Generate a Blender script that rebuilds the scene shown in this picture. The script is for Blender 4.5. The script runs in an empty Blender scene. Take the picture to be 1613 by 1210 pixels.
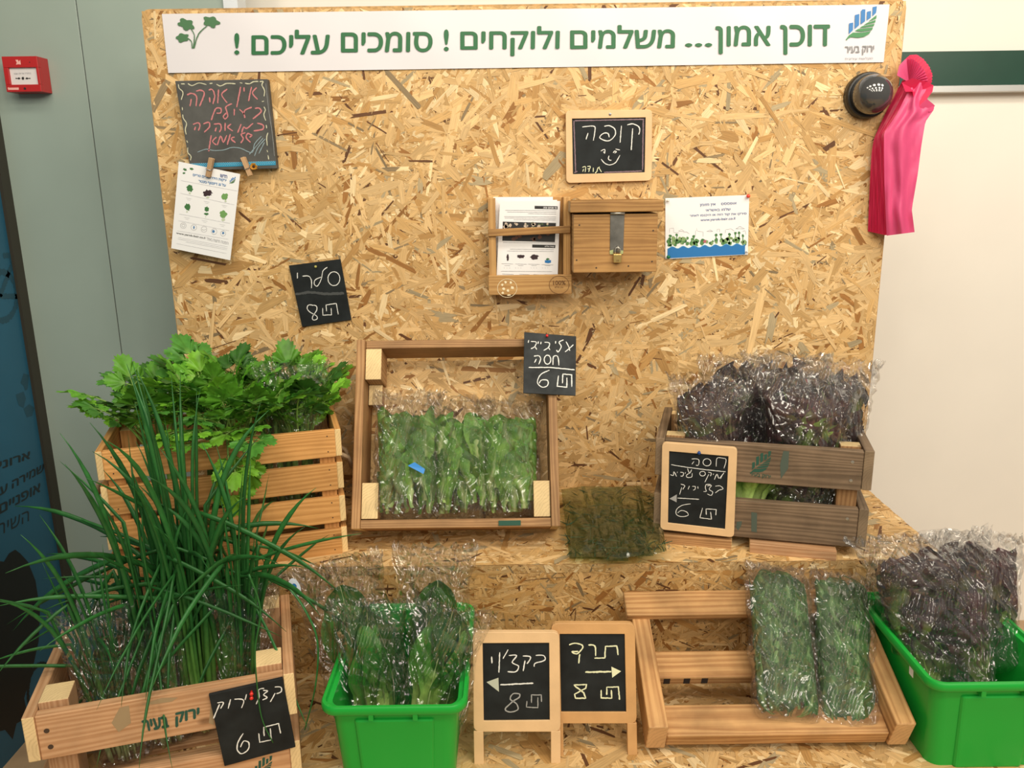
import bpy, bmesh, math, random
from mathutils import Vector, Matrix, Euler, noise, geometry

# ------------------------------------------------------------------ camera, light, exposure
SC = bpy.context.scene
COL = SC.collection
IW, IH, FPX = 1613.0, 1210.0, 1290.0
CAM = Vector((0, -1.9, 1.3))
PIT = math.atan(1290 / 5195.0); ROLL = math.atan(70 / 5195.0)
FWD = Vector((0, math.cos(PIT), -math.sin(PIT)))
_u0 = Vector((0, math.sin(PIT), math.cos(PIT)))
RGT = Vector((1, 0, 0)) * math.cos(ROLL) - _u0 * math.sin(ROLL)
UPV = Vector((1, 0, 0)) * math.sin(ROLL) + _u0 * math.cos(ROLL)
cd = bpy.data.cameras.new('camera'); cd.sensor_width = 36; cd.lens = 36 * FPX / IW; cd.clip_start = .05
co = bpy.data.objects.new('camera', cd); COL.objects.link(co); SC.camera = co
co.matrix_world = Matrix(((RGT.x, UPV.x, -FWD.x, CAM.x), (RGT.y, UPV.y, -FWD.y, CAM.y), (RGT.z, UPV.z, -FWD.z, CAM.z), (0, 0, 0, 1)))
SC.view_settings.view_transform = 'Standard'; SC.view_settings.look = 'None'; SC.view_settings.gamma = 1
SC.view_settings.use_curve_mapping = False
SC.view_settings.exposure = -0.32
SC.cycles.transparent_max_bounces = 32; SC.cycles.max_bounces = 8
w = bpy.data.worlds.new('world'); SC.world = w; w.use_nodes = True
w.node_tree.nodes['Background'].inputs[0].default_value = (1, .93, .82, 1)
w.node_tree.nodes['Background'].inputs[1].default_value = .27
def lamp(loc, size, power, col, target):
    l = bpy.data.lights.new('ceiling_light', 'AREA'); l.shape = 'DISK'; l.size = size; l.energy = power; l.color = col
    o = bpy.data.objects.new('ceiling_light', l); COL.objects.link(o); o.location = loc
    o.rotation_euler = (Vector(target) - Vector(loc)).to_track_quat('-Z', 'Y').to_euler()
for i, x in enumerate((-.9, -.2, .5, 1.2, 1.9)):
    for j, y in enumerate((-1.2, -2.3, -3.7, -5.6)):
        lamp((x * (1 + .25 * j), y, 2.8), (.42, .44, .46, .50)[j], (9.2, 10.8, 12.5, 15)[j] * (.66 + .15 * i), (1, .91, .76), (x * .7 + .1, -.1, .95))

def P(px, py, pl):
    """point of the plane pl=(point, normal) seen at photo pixel px,py"""
    d = FWD + RGT * ((px - IW / 2) / FPX) - UPV * ((py - IH / 2) / FPX)
    n = pl[1]; t = (pl[0] - CAM).dot(n) / d.dot(n)
    return CAM + d * t
def YP(y): return (Vector((0, y, 0)), Vector((0, -1, 0)))
def ZP(z): return (Vector((0, 0, z)), Vector((0, 0, 1)))
def off(pl, d): return (pl[0] + pl[1] * d, pl[1])

# ------------------------------------------------------------------ materials
MATS = {}
def mat(name, col=(.8, .8, .8), rough=.5, metal=0, spec=.5, bump=0, bscale=200, var=0, vscale=20, trans=0, coat=0):
    if name in MATS: return MATS[name]
    m = bpy.data.materials.new(name); m.use_nodes = True; nt = m.node_tree; N = nt.nodes; b = N['Principled BSDF']
    b.inputs['Base Color'].default_value = (*col, 1); b.inputs['Roughness'].default_value = rough
    b.inputs['Metallic'].default_value = metal; b.inputs['Specular IOR Level'].default_value = spec
    b.inputs['Coat Weight'].default_value = coat
    tc = N.new('ShaderNodeTexCoord')
    if var:
        n = N.new('ShaderNodeTexNoise'); n.inputs['Scale'].default_value = vscale; n.inputs['Detail'].default_value = 5
        nt.links.new(tc.outputs['Object'], n.inputs['Vector'])
        r = N.new('ShaderNodeMapRange'); r.inputs[1].default_value = .3; r.inputs[2].default_value = .7
        r.inputs[3].default_value = 1 - var; r.inputs[4].default_value = 1 + var
        nt.links.new(n.outputs[0], r.inputs[0])
        mx = N.new('ShaderNodeVectorMath'); mx.operation = 'SCALE'; mx.inputs[0].default_value = col
        nt.links.new(r.outputs[0], mx.inputs['Scale']); nt.links.new(mx.outputs[0], b.inputs['Base Color'])
    if bump:
        n = N.new('ShaderNodeTexNoise'); n.inputs['Scale'].default_value = bscale; n.inputs['Detail'].default_value = 4
        nt.links.new(tc.outputs['Object'], n.inputs['Vector'])
        bp = N.new('ShaderNodeBump'); bp.inputs['Strength'].default_value = bump; bp.inputs['Distance'].default_value = .002
        nt.links.new(n.outputs[0], bp.inputs['Height']); nt.links.new(bp.outputs[0], b.inputs['Normal'])
    if trans:
        t = N.new('ShaderNodeBsdfTranslucent'); t.inputs[0].default_value = (*col, 1)
        ms = N.new('ShaderNodeMixShader'); ms.inputs[0].default_value = trans
        nt.links.new(b.outputs[0], ms.inputs[1]); nt.links.new(t.outputs[0], ms.inputs[2])
        nt.links.new(ms.outputs[0], N['Material Output'].inputs[0])
    MATS[name] = m; return m

def wood(name, light, dark, end, scale=55, rough=.6, dirt=0.0, spec=.3):
    m = bpy.data.materials.new(name); m.use_nodes = True; nt = m.node_tree; N = nt.nodes; L = nt.links
    b = N['Principled BSDF']; b.inputs['Roughness'].default_value = rough; b.inputs['Specular IOR Level'].default_value = spec
    tc = N.new('ShaderNodeTexCoord'); oi = N.new('ShaderNodeObjectInfo')
    rv = N.new('ShaderNodeVectorMath'); rv.operation = 'SCALE'; rv.inputs[0].default_value = (31.7, .12, .09)
    L.new(oi.outputs['Random'], rv.inputs['Scale'])
    ad = N.new('ShaderNodeVectorMath'); ad.operation = 'ADD'; L.new(tc.outputs['Object'], ad.inputs[0]); L.new(rv.outputs[0], ad.inputs[1])
    mp = N.new('ShaderNodeMapping'); mp.inputs['Scale'].default_value = (.07, 1, 1); L.new(ad.outputs[0], mp.inputs[0])
    n = N.new('ShaderNodeTexNoise'); n.inputs['Scale'].default_value = 18; n.inputs['Detail'].default_value = 3; L.new(mp.outputs[0], n.inputs[0])
    ds = N.new('ShaderNodeVectorMath'); ds.operation = 'MULTIPLY_ADD'; ds.inputs[1].default_value = (.02, .035, .035); L.new(n.outputs['Color'], ds.inputs[0]); L.new(mp.outputs[0], ds.inputs[2])
    wv = N.new('ShaderNodeTexWave'); wv.wave_type = 'RINGS'; wv.rings_direction = 'X'; wv.inputs['Scale'].default_value = scale; wv.inputs['Distortion'].default_value = 2.2; wv.inputs['Detail'].default_value = 3; wv.inputs['Detail Scale'].default_value = 1.5
    L.new(ds.outputs[0], wv.inputs[0])
    fn = N.new('ShaderNodeTexNoise'); fn.inputs['Scale'].default_value = 1; fn.inputs['Detail'].default_value = 6; fn.inputs['Roughness'].default_value = .7
    mp2 = N.new('ShaderNodeMapping'); mp2.inputs['Scale'].default_value = (9, 420, 420); L.new(ad.outputs[0], mp2.inputs[0]); L.new(mp2.outputs[0], fn.inputs[0])
    mx = N.new('ShaderNodeMix'); mx.data_type = 'FLOAT'; mx.inputs[0].default_value = .62; L.new(wv.outputs['Fac'], mx.inputs[2]); L.new(fn.outputs[0], mx.inputs[3])
    cr = N.new('ShaderNodeValToRGB'); cr.color_ramp.elements[0].position = .2; cr.color_ramp.elements[1].position = .8
    cr.color_ramp.elements[0].color = (*dark, 1); cr.color_ramp.elements[1].color = (*light, 1); L.new(mx.outputs[0], cr.inputs[0])
    # end grain: paler, by object-space normal along the length
    sx = N.new('ShaderNodeSeparateXYZ'); L.new(tc.outputs['Normal'], sx.inputs[0])
    ab = N.new('ShaderNodeMath'); ab.operation = 'ABSOLUTE'; L.new(sx.outputs[0], ab.inputs[0])
    gt = N.new('ShaderNodeMath'); gt.operation = 'GREATER_THAN'; gt.inputs[1].default_value = .8; L.new(ab.outputs[0], gt.inputs[0])
    ce = N.new('ShaderNodeValToRGB'); ce.color_ramp.elements[0].color = (end[0] * .6, end[1] * .55, end[2] * .5, 1); ce.color_ramp.elements[1].color = (*end, 1); ce.color_ramp.elements[1].position = .45
    L.new(mx.outputs[0], ce.inputs[0])
    m1 = N.new('ShaderNodeMix'); m1.data_type = 'RGBA'; L.new(gt.outputs[0], m1.inputs[0]); L.new(cr.outputs[0], m1.inputs[6]); L.new(ce.outputs[0], m1.inputs[7])
    # knots
    mk = N.new('ShaderNodeMapping'); mk.inputs['Scale'].default_value = (.55, 1, 1); L.new(ad.outputs[0], mk.inputs[0])
    vk = N.new('ShaderNodeTexVoronoi'); vk.inputs['Scale'].default_value = 13; L.new(mk.outputs[0], vk.inputs[0])
    kr = N.new('ShaderNodeMapRange'); kr.inputs[1].default_value = .05; kr.inputs[2].default_value = .11; kr.inputs[3].default_value = .75; kr.inputs[4].default_value = 0; L.new(vk.outputs['Distance'], kr.inputs[0])
    m2 = N.new('ShaderNodeMix'); m2.data_type = 'RGBA'; L.new(kr.outputs[0], m2.inputs[0]); L.new(m1.outputs[2], m2.inputs[6]); m2.inputs[7].default_value = (dark[0] * .35, dark[1] * .3, dark[2] * .25, 1)
    # brightness per plank and blotchy weathering
    n3 = N.new('ShaderNodeTexNoise'); n3.inputs['Scale'].default_value = 14; n3.inputs['Detail'].default_value = 4; L.new(ad.outputs[0], n3.inputs[0])
    r3 = N.new('ShaderNodeMapRange'); r3.inputs[1].default_value = .35; r3.inputs[2].default_value = .7; r3.inputs[3].default_value = 1.08; r3.inputs[4].default_value = .9 - dirt; L.new(n3.outputs[0], r3.inputs[0])
    ro = N.new('ShaderNodeMapRange'); ro.inputs[3].default_value = .86; ro.inputs[4].default_value = 1.12; L.new(oi.outputs['Random'], ro.inputs[0])
    mm = N.new('ShaderNodeMath'); mm.operation = 'MULTIPLY'; L.new(r3.outputs[0], mm.inputs[0]); L.new(ro.outputs[0], mm.inputs[1])
    sc = N.new('ShaderNodeVectorMath'); sc.operation = 'SCALE'; L.new(m2.outputs[2], sc.inputs[0]); L.new(mm.outputs[0], sc.inputs['Scale'])
    L.new(sc.outputs[0], b.inputs['Base Color'])
    bp = N.new('ShaderNodeBump'); bp.inputs['Strength'].default_value = .25; bp.inputs['Distance'].default_value = .001; L.new(mx.outputs[0], bp.inputs['Height']); L.new(bp.outputs[0], b.inputs['Normal'])
    MATS[name] = m; return m

W_ORANGE = wood('pine_varnished', (.72, .38, .13), (.50, .23, .065), (.80, .58, .28))
W_BROWN = wood('pine_brown', (.50, .285, .125), (.28, .14, .055), (.74, .55, .28), dirt=.15)
W_GREY = wood('pine_weathered', (.27, .185, .115), (.125, .083, .05), (.27, .19, .115), dirt=.3)
W_TAN = wood('pine_tan', (.62, .37, .20), (.43, .22, .10), (.84, .62, .32), dirt=.08)
W_PALLET = wood('pine_pallet', (.62, .36, .15), (.36, .17, .06), (.62, .38, .18), dirt=.2, scale=40)
W_BOX = wood('pine_box', (.50, .28, .10), (.30, .15, .05), (.55, .36, .16), dirt=.1)
W_HOLD = wood('pine_holder', (.62, .37, .14), (.42, .22, .075), (.62, .40, .18))
W_FRAME = mat('frame_pine', (.76, .51, .27), .5, var=.10, vscale=16, bump=.1)
W_FRAME2 = mat('frame_pine_darker', (.62, .35, .14), .5, var=.13, vscale=16, bump=.1)

def strand_mat(name):
    m = bpy.data.materials.new(name); m.use_nodes = True; nt = m.node_tree; N = nt.nodes; L = nt.links
    b = N['Principled BSDF']; b.inputs['Roughness'].default_value = .55; b.inputs['Specular IOR Level'].default_value = .3
    a = N.new('ShaderNodeAttribute'); a.attribute_name = 'col'
    g = N.new('ShaderNodeAttribute'); g.attribute_name = 'grain'
    mp = N.new('ShaderNodeMapping'); mp.inputs['Scale'].default_value = (22, 650, 1); L.new(g.outputs['Vector'], mp.inputs[0])
    n = N.new('ShaderNodeTexNoise'); n.inputs['Scale'].default_value = 1; n.inputs['Detail'].default_value = 3; L.new(mp.outputs[0], n.inputs[0])
    r = N.new('ShaderNodeMapRange'); r.inputs[1].default_value = .25; r.inputs[2].default_value = .75; r.inputs[3].default_value = .72; r.inputs[4].default_value = 1.2; L.new(n.outputs[0], r.inputs[0])
    s = N.new('ShaderNodeVectorMath'); s.operation = 'SCALE'; L.new(a.outputs['Color'], s.inputs[0]); L.new(r.outputs[0], s.inputs['Scale'])
    L.new(s.outputs[0], b.inputs['Base Color'])
    bp = N.new('ShaderNodeBump'); bp.inputs['Strength'].default_value = .3; bp.inputs['Distance'].default_value = .0008; L.new(n.outputs[0], bp.inputs['Height']); L.new(bp.outputs[0], b.inputs['Normal'])
    return m
M_STRAND = strand_mat('wood_strand')
M_OSB = mat('osb_core', (.52, .31, .12), .7, var=.35, vscale=90, bump=.4, bscale=150)

def leaf_mat(name, rough=.42, trans=.25, hv=.10):
    m = bpy.data.materials.new(name); m.use_nodes = True; nt = m.node_tree; N = nt.nodes; L = nt.links
    b = N['Principled BSDF']; b.inputs['Roughness'].default_value = rough; b.inputs['Specular IOR Level'].default_value = .4
    a = N.new('ShaderNodeAttribute'); a.attribute_name = 'col'; oi = N.new('ShaderNodeObjectInfo')
    hs = N.new('ShaderNodeHueSaturation'); L.new(a.outputs['Color'], hs.inputs['Color'])
    r1 = N.new('ShaderNodeMapRange'); r1.inputs[3].default_value = 1 - hv * 2.5; r1.inputs[4].default_value = 1 + hv * 2.5; L.new(oi.outputs['Random'], r1.inputs[0]); L.new(r1.outputs[0], hs.inputs['Value'])
    tc = N.new('ShaderNodeTexCoord'); n = N.new('ShaderNodeTexNoise'); n.inputs['Scale'].default_value = 60; n.inputs['Detail'].default_value = 4; L.new(tc.outputs['Object'], n.inputs[0])
    r = N.new('ShaderNodeMapRange'); r.inputs[1].default_value = .3; r.inputs[2].default_value = .7; r.inputs[3].default_value = .78; r.inputs[4].default_value = 1.2; L.new(n.outputs[0], r.inputs[0])
    s = N.new('ShaderNodeVectorMath'); s.operation = 'SCALE'; L.new(hs.outputs[0], s.inputs[0]); L.new(r.outputs[0], s.inputs['Scale']); L.new(s.outputs[0], b.inputs['Base Color'])
    bp = N.new('ShaderNodeBump'); bp.inputs['Strength'].default_value = .35; bp.inputs['Distance'].default_value = .002; L.new(n.outputs[0], bp.inputs['Height']); L.new(bp.outputs[0], b.inputs['Normal'])
    t = N.new('ShaderNodeBsdfTranslucent'); L.new(s.outputs[0], t.inputs[0])
    ms = N.new('ShaderNodeMixShader'); ms.inputs[0].default_value = trans; L.new(b.outputs[0], ms.inputs[1]); L.new(t.outputs[0], ms.inputs[2]); L.new(ms.outputs[0], N['Material Output'].inputs[0])
    return m
M_LEAF = leaf_mat('leaf', hv=.16); M_ONION = leaf_mat('onion_leaf', .38, .12)

def film(name, tint=(1, 1, 1), haze=.05, gloss=.10, bs=38, brk=.5, rough=.10, hazecol=(.9, .9, .9)):
    m = bpy.data.materials.new(name); m.use_nodes = True; nt = m.node_tree; N = nt.nodes; L = nt.links
    for x in list(N):
        if x.type == 'BSDF_PRINCIPLED': N.remove(x)
    tc = N.new('ShaderNodeTexCoord'); prev = None
    for k, (dx, dy, dz, sc_) in enumerate(((1, .3, .15, 1.0), (.8, -.2, .6, 1.2), (.7, .2, -.75, .9), (.25, .3, 1, .7), (1, 0, -.3, 1.9))):
        dn = Vector((dx, dy, dz)).normalized()
        dp_ = N.new('ShaderNodeVectorMath'); dp_.operation = 'DOT_PRODUCT'; dp_.inputs[1].default_value = dn; L.new(tc.outputs['Object'], dp_.inputs[0])
        n_ = N.new('ShaderNodeTexNoise'); n_.noise_dimensions = '1D'; n_.inputs['Scale'].default_value = bs * 1.5 * sc_; n_.inputs['Detail'].default_value = 0; L.new(dp_.outputs['Value'], n_.inputs['W'])
        a1 = N.new('ShaderNodeMath'); a1.operation = 'SUBTRACT'; a1.inputs[1].default_value = .5; L.new(n_.outputs[0], a1.inputs[0])
        a2 = N.new('ShaderNodeMath'); a2.operation = 'ABSOLUTE'; L.new(a1.outputs[0], a2.inputs[0])
        ml = N.new('ShaderNodeMapping'); ml.inputs['Location'].default_value = (k * 3.1, k * 1.7, k); L.new(tc.outputs['Object'], ml.inputs[0])
        nm = N.new('ShaderNodeTexNoise'); nm.inputs['Scale'].default_value = 22; nm.inputs['Detail'].default_value = 0; L.new(ml.outputs[0], nm.inputs[0])
        rm = N.new('ShaderNodeMapRange'); rm.inputs[1].default_value = .42; rm.inputs[2].default_value = .62; L.new(nm.outputs[0], rm.inputs[0])
        a3 = N.new('ShaderNodeMath'); a3.operation = 'MULTIPLY'; L.new(a2.outputs[0], a3.inputs[0]); L.new(rm.outputs[0], a3.inputs[1])
        if prev is None: prev = a3.outputs[0]
        else:
            ad = N.new('ShaderNodeMath'); ad.operation = 'ADD'; L.new(prev, ad.inputs[0]); L.new(a3.outputs[0], ad.inputs[1]); prev = ad.outputs[0]
    bp = N.new('ShaderNodeBump'); bp.inputs['Strength'].default_value = brk; bp.inputs['Distance'].default_value = .055; L.new(prev, bp.inputs['Height'])
    g = N.new('ShaderNodeBsdfGlossy'); g.inputs['Roughness'].default_value = rough; L.new(bp.outputs[0], g.inputs['Normal'])
    t = N.new('ShaderNodeBsdfTransparent'); t.inputs[0].default_value = (*tint, 1)
    d = N.new('ShaderNodeBsdfDiffuse'); d.inputs[0].default_value = (*hazecol, 1)
    ge = N.new('ShaderNodeNewGeometry'); dt = N.new('ShaderNodeVectorMath'); dt.operation = 'DOT_PRODUCT'; L.new(bp.outputs[0], dt.inputs[0]); L.new(ge.outputs['Incoming'], dt.inputs[1])
    ab = N.new('ShaderNodeMath'); ab.operation = 'ABSOLUTE'; L.new(dt.outputs['Value'], ab.inputs[0])
    om = N.new('ShaderNodeMath'); om.operation = 'SUBTRACT'; om.inputs[0].default_value = 1; L.new(ab.outputs[0], om.inputs[1])
    pw_ = N.new('ShaderNodeMath'); pw_.operation = 'POWER'; pw_.inputs[1].default_value = 4; L.new(om.outputs[0], pw_.inputs[0])
    fm = N.new('ShaderNodeMath'); fm.operation = 'MULTIPLY_ADD'; fm.inputs[1].default_value = .45; fm.inputs[2].default_value = gloss; fm.use_clamp = True; L.new(pw_.outputs[0], fm.inputs[0])
    a = N.new('ShaderNodeMixShader'); a.inputs[0].default_value = haze; L.new(t.outputs[0], a.inputs[1]); L.new(d.outputs[0], a.inputs[2])
    c = N.new('ShaderNodeMixShader'); L.new(fm.outputs[0], c.inputs[0]); L.new(a.outputs[0], c.inputs[1]); L.new(g.outputs[0], c.inputs[2])
    L.new(c.outputs[0], N['Material Output'].inputs[0]); return m
M_FILM = film('clear_film', haze=.01, gloss=.16, brk=1, bs=34, rough=.09)
M_FILM_W = film('clear_film_hazy', haze=.02, gloss=.165, bs=34, brk=1, rough=.09)
M_FILM_G = film('green_film', tint=(.80, .84, .70), haze=.10, gloss=.10, bs=20, rough=.14, hazecol=(.10, .13, .05))

# ------------------------------------------------------------------ mesh helpers
class MB:
    def __init__(s): s.v = []; s.f = []; s.c = []
    def poly(s, pts, col=None):
        i = len(s.v); s.v += [tuple(p) for p in pts]; s.f.append(tuple(range(i, i + len(pts))))
        if col: s.c += [col] * len(pts)
    def add(s, vs, fs, cols=None):
        i = len(s.v); s.v += [tuple(p) for p in vs]; s.f += [tuple(i + k for k in f) for f in fs]
        if cols: s.c += cols
    def prism(s, pts, n, d):
        """pts: loop (counter-clockwise seen from +n); extruded by d along -n"""
        k = len(pts); n = Vector(n); a = [Vector(p) for p in pts]; b = [p - n * d for p in a]
        fs = [tuple(range(k)), tuple(range(2 * k - 1, k - 1, -1))] + [(i, k + i, k + (i + 1) % k, (i + 1) % k) for i in range(k)]
        s.add(a + b, fs)
    def box(s, lo, hi):
        x0, y0, z0 = lo; x1, y1, z1 = hi
        s.add([(x0, y0, z0), (x1, y0, z0), (x1, y1, z0), (x0, y1, z0), (x0, y0, z1), (x1, y0, z1), (x1, y1, z1), (x0, y1, z1)],
              [(0, 3, 2, 1), (4, 5, 6, 7), (0, 1, 5, 4), (1, 2, 6, 5), (2, 3, 7, 6), (3, 0, 4, 7)])
    def tube(s, pts, rads, seg=8, cap=True, cols=None, flat=1.0):
        pts = [Vector(p) for p in pts]; n = len(pts); vs = []; cc = []
        if not hasattr(rads, '__len__'): rads = [rads] * n
        prev = None
        for i, p in enumerate(pts):
            t = (pts[min(i + 1, n - 1)] - pts[max(i - 1, 0)]).normalized()
            if prev is None:
                a = t.cross(Vector((0, 0, 1)))
                if a.length < .1: a = t.cross(Vector((1, 0, 0)))
            else: a = prev - t * prev.dot(t)
            a.normalize(); prev = a; b = t.cross(a)
            for k in range(seg):
                th = 2 * math.pi * k / seg
                vs.append(p + (a * math.cos(th) + b * math.sin(th) * flat) * rads[i])
                if cols: cc.append(cols[i])
        fs = [(i * seg + k, i * seg + (k + 1) % seg, (i + 1) * seg + (k + 1) % seg, (i + 1) * seg + k) for i in range(n - 1) for k in range(seg)]
        if cap: fs += [tuple(range(seg))[::-1], tuple((n - 1) * seg + k for k in range(seg))]
        s.add(vs, fs, cc or None)
    def disc(s, c, n, r, d, seg=16):
        n = Vector(n).normalized(); a = n.orthogonal().normalized(); b = n.cross(a); c = Vector(c)
        s.prism([c + n * d + (a * math.cos(2 * math.pi * k / seg) + b * math.sin(2 * math.pi * k / seg)) * r for k in range(seg)], n, d)
    def lathe(s, c, n, prof, seg=24):
        n = Vector(n).normalized(); a = n.orthogonal().normalized(); b = n.cross(a); c = Vector(c); vs = []
        for r, h in prof:
            vs += [c + n * h + (a * math.cos(2 * math.pi * k / seg) + b * math.sin(2 * math.pi * k / seg)) * r for k in range(seg)]
        m = len(prof); fs = [(i * seg + k, i * seg + (k + 1) % seg, (i + 1) * seg + (k + 1) % seg, (i + 1) * seg + k) for i in range(m - 1) for k in range(seg)]
        fs += [tuple(range(seg))[::-1], tuple((m - 1) * seg + k for k in range(seg))]
        s.add(vs, fs)
    def mesh(s, name):
        me = bpy.data.meshes.new(name); me.from_pydata(s.v, [], s.f); me.update()
        if s.c:
            at = me.color_attributes.new('col', 'FLOAT_COLOR', 'POINT')
            at.data.foreach_set('color', [x for c in s.c for x in (c[0], c[1], c[2], 1)])
        return me

def link(name, me, parent=None, m=None, smooth=False):
    o = bpy.data.objects.new(name, me); COL.objects.link(o)
    if m is not None and not me.materials: me.materials.append(m)
    if parent: o.parent = parent
    if smooth: me.polygons.foreach_set('use_smooth', [True] * len(me.polygons))
    return o
def obj(name, mb, m, parent=None, smooth=False, bevel=0, local=False):
    """mb in world coordinates (or in the parent's, local=True)"""
    me = mb.mesh(name)
    if parent is not None and not local: me.transform(world(parent).inverted())
    o = link(name, me, parent, m, smooth)
    if bevel:
        b = o.modifiers.new('bevel', 'BEVEL'); b.width = bevel; b.segments = 2; b.limit_method = 'ANGLE'
    return o
def world(o):
    M = o.matrix_basis.copy()
    return world(o.parent) @ M if o.parent else M
def tag(o, label, cat, group=None):
    o['label'] = label; o['category'] = cat
    if group: o['group'] = group
    return o
def thing(name, label, cat, M=None, group=None):
    o = bpy.data.objects.new(name, None); COL.objects.link(o); o.empty_display_size = .05
    if M is not None:
        if not isinstance(M, Matrix): M = Matrix.Translation(M)
        o.matrix_basis = M
    return tag(o, label, cat, group)
def struct(o): o['kind'] = 'structure'; return o
def stuff(o): o['kind'] = 'stuff'; return o
def frameM(base, top, back=(0, 1, 0)):
    """Z along base->top, Y roughly towards 'back'"""
    base = Vector(base); z = (Vector(top) - base).normalized(); y = Vector(back); y = (y - z * y.dot(z)).normalized(); x = y.cross(z)
    return Matrix(((x.x, y.x, z.x, base.x), (x.y, y.y, z.y, base.y), (x.z, y.z, z.z, base.z), (0, 0, 0, 1)))
ROT = {'x': Matrix.Identity(4), 'y': Matrix.Rotation(math.pi / 2, 4, 'Z'), 'z': Matrix.Rotation(-math.pi / 2, 4, 'Y')}
def plank(parent, c, dims, m, name='slat', ax=None, bevel=.0015, rot=None, warp=0):
    """a board in the parent's frame: centre c, size dims along the parent's axes; grain follows the longest side"""
    if ax is None: ax = 'xyz'[max(range(3), key=lambda i: dims[i])]
    dx, dy, dz = {'x': dims, 'y': (dims[1], dims[0], dims[2]), 'z': (dims[2], dims[1], dims[0])}[ax]
    mb = MB(); n = 6 if warp else 1
    if n == 1: mb.box((-dx / 2, -dy / 2, -dz / 2), (dx / 2, dy / 2, dz / 2))
    else:
        vs = []
        for i in range(n + 1):
            x = -dx / 2 + dx * i / n; b = warp * math.sin(i / n * 3.1)
            for (y, z) in ((-1, -1), (1, -1), (1, 1), (-1, 1)): vs.append((x, y * dy / 2, z * dz / 2 + b + warp * .4 * random.uniform(-1, 1)))
        fs = [(0, 3, 2, 1), (n * 4, n * 4 + 1, n * 4 + 2, n * 4 + 3)]
        for i in range(n): fs += [(i * 4 + k, i * 4 + (k + 1) % 4, i * 4 + 4 + (k + 1) % 4, i * 4 + 4 + k) for k in range(4)]
        mb.add(vs, fs)
    o = link(name, mb.mesh(name), parent, m)
    o.matrix_basis = Matrix.Translation(c) @ (rot or Matrix.Identity(4)) @ ROT[ax]
    if bevel:
        b = o.modifiers.new('bevel', 'BEVEL'); b.width = bevel; b.segments = 2; b.limit_method = 'ANGLE'
    return o

# ------------------------------------------------------------------ oriented strand board
PAL = [((.67, .435, .19), 16), ((.74, .50, .235), 12), ((.86, .65, .36), 4), ((.60, .37, .145), 12), ((.50, .28, .095), 4.5),
       ((.34, .155, .042), 1.7), ((.13, .055, .022), 1.3), ((.27, .195, .105), 1.2), ((.42, .33, .19), 1.5)]
def clip(poly, w, h):
    for ax, lim, sg in ((0, 0, 1), (0, w, -1), (1, 0, 1), (1, h, -1)):
        out = []
        for i in range(len(poly)):
            a = poly[i]; b = poly[(i + 1) % len(poly)]
            ia = (a[ax] - lim) * sg >= 0; ib = (b[ax] - lim) * sg >= 0
            if ia: out.append(a)
            if ia != ib:
                t = (lim - a[ax]) / (b[ax] - a[ax]); out.append((a[0] + t * (b[0] - a[0]), a[1] + t * (b[1] - a[1])))
        poly = out
        if not poly: return poly
    return poly
def strands(parent, O, U, V, w, h, n, seed, size=1.0, bias=.0, tone=1.0, warm=(1, 1, 1), dark=1.0):
    rnd = random.Random(seed); O = Vector(O); U = Vector(U); V = Vector(V); Nn = U.cross(V)
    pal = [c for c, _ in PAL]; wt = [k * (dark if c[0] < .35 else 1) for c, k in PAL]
    vs = []; fs = []; cols = []; gr = []
    for i in range(n):
        f = i / n
        small = rnd.random() < .42
        Ln = rnd.lognormvariate(math.log(.050 if not small else .012), .45) * size; Wd = rnd.uniform(.0035, .0150) * size * (.30 if small else 1)
        if rnd.random() < .14: Ln *= 1.5; Wd *= 1.7
        th = rnd.gauss(0, .85) if rnd.random() < .68 else rnd.uniform(-1.57, 1.57)
        if f < .45: th += 1.2
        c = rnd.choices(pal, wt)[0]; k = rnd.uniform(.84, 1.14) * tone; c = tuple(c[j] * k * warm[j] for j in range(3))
        if c[0] < .3 * tone: Wd *= .5
        if rnd.random() < .07: c = (.12 * tone, .05 * tone, .02 * tone); Ln = rnd.uniform(.002, .006); Wd = rnd.uniform(.0008, .0022)
        cx, cy = rnd.uniform(0, w), rnd.uniform(0, h); ct, st = math.cos(th), math.sin(th)
        a, b = Ln / 2, Wd / 2; j = lambda s: rnd.uniform(-s, s)
        loc = [(-a + j(Wd * .6), -b), (0, -b + j(b * .35)), (a + j(Wd * .6), -b * rnd.uniform(.5, 1)), (a + j(Wd * .9), 0), (a + j(Wd * .6), b * rnd.uniform(.4, 1)), (0, b + j(b * .35)), (-a + j(Wd * .6), b * rnd.uniform(.5, 1)), (-a + j(Wd * .9), 0)]
        p2 = clip([(cx + x * ct - y * st, cy + x * st + y * ct) for x, y in loc], w, h)
        if len(p2) < 3: continue
        hz = .0002 + f * .0014; tx, ty = rnd.gauss(0, .012), rnd.gauss(0, .012); i0 = len(vs)
        ox = rnd.uniform(0, 50)
        for (x, y) in p2:
            z = max(.0001, hz + (x - cx) * tx + (y - cy) * ty)
            vs.append(tuple(O + U * x + V * y + Nn * z)); dx, dy = x - cx, y - cy
            cols += [c[0], c[1], c[2], 1]; gr += [dx * ct + dy * st + ox, -dx * st + dy * ct, 0]
        fs.append(tuple(range(i0, len(vs))))
    me = bpy.data.meshes.new('wood_strands'); me.from_pydata(vs, [], fs); me.update()
    me.color_attributes.new('col', 'FLOAT_COLOR', 'POINT').data.foreach_set('color', cols)
    me.attributes.new('grain', 'FLOAT_VECTOR', 'POINT').data.foreach_set('vector', gr)
    o = link('wood_strands', me, parent, M_STRAND); me.transform(world(parent).inverted()); return stuff(o)

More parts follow.
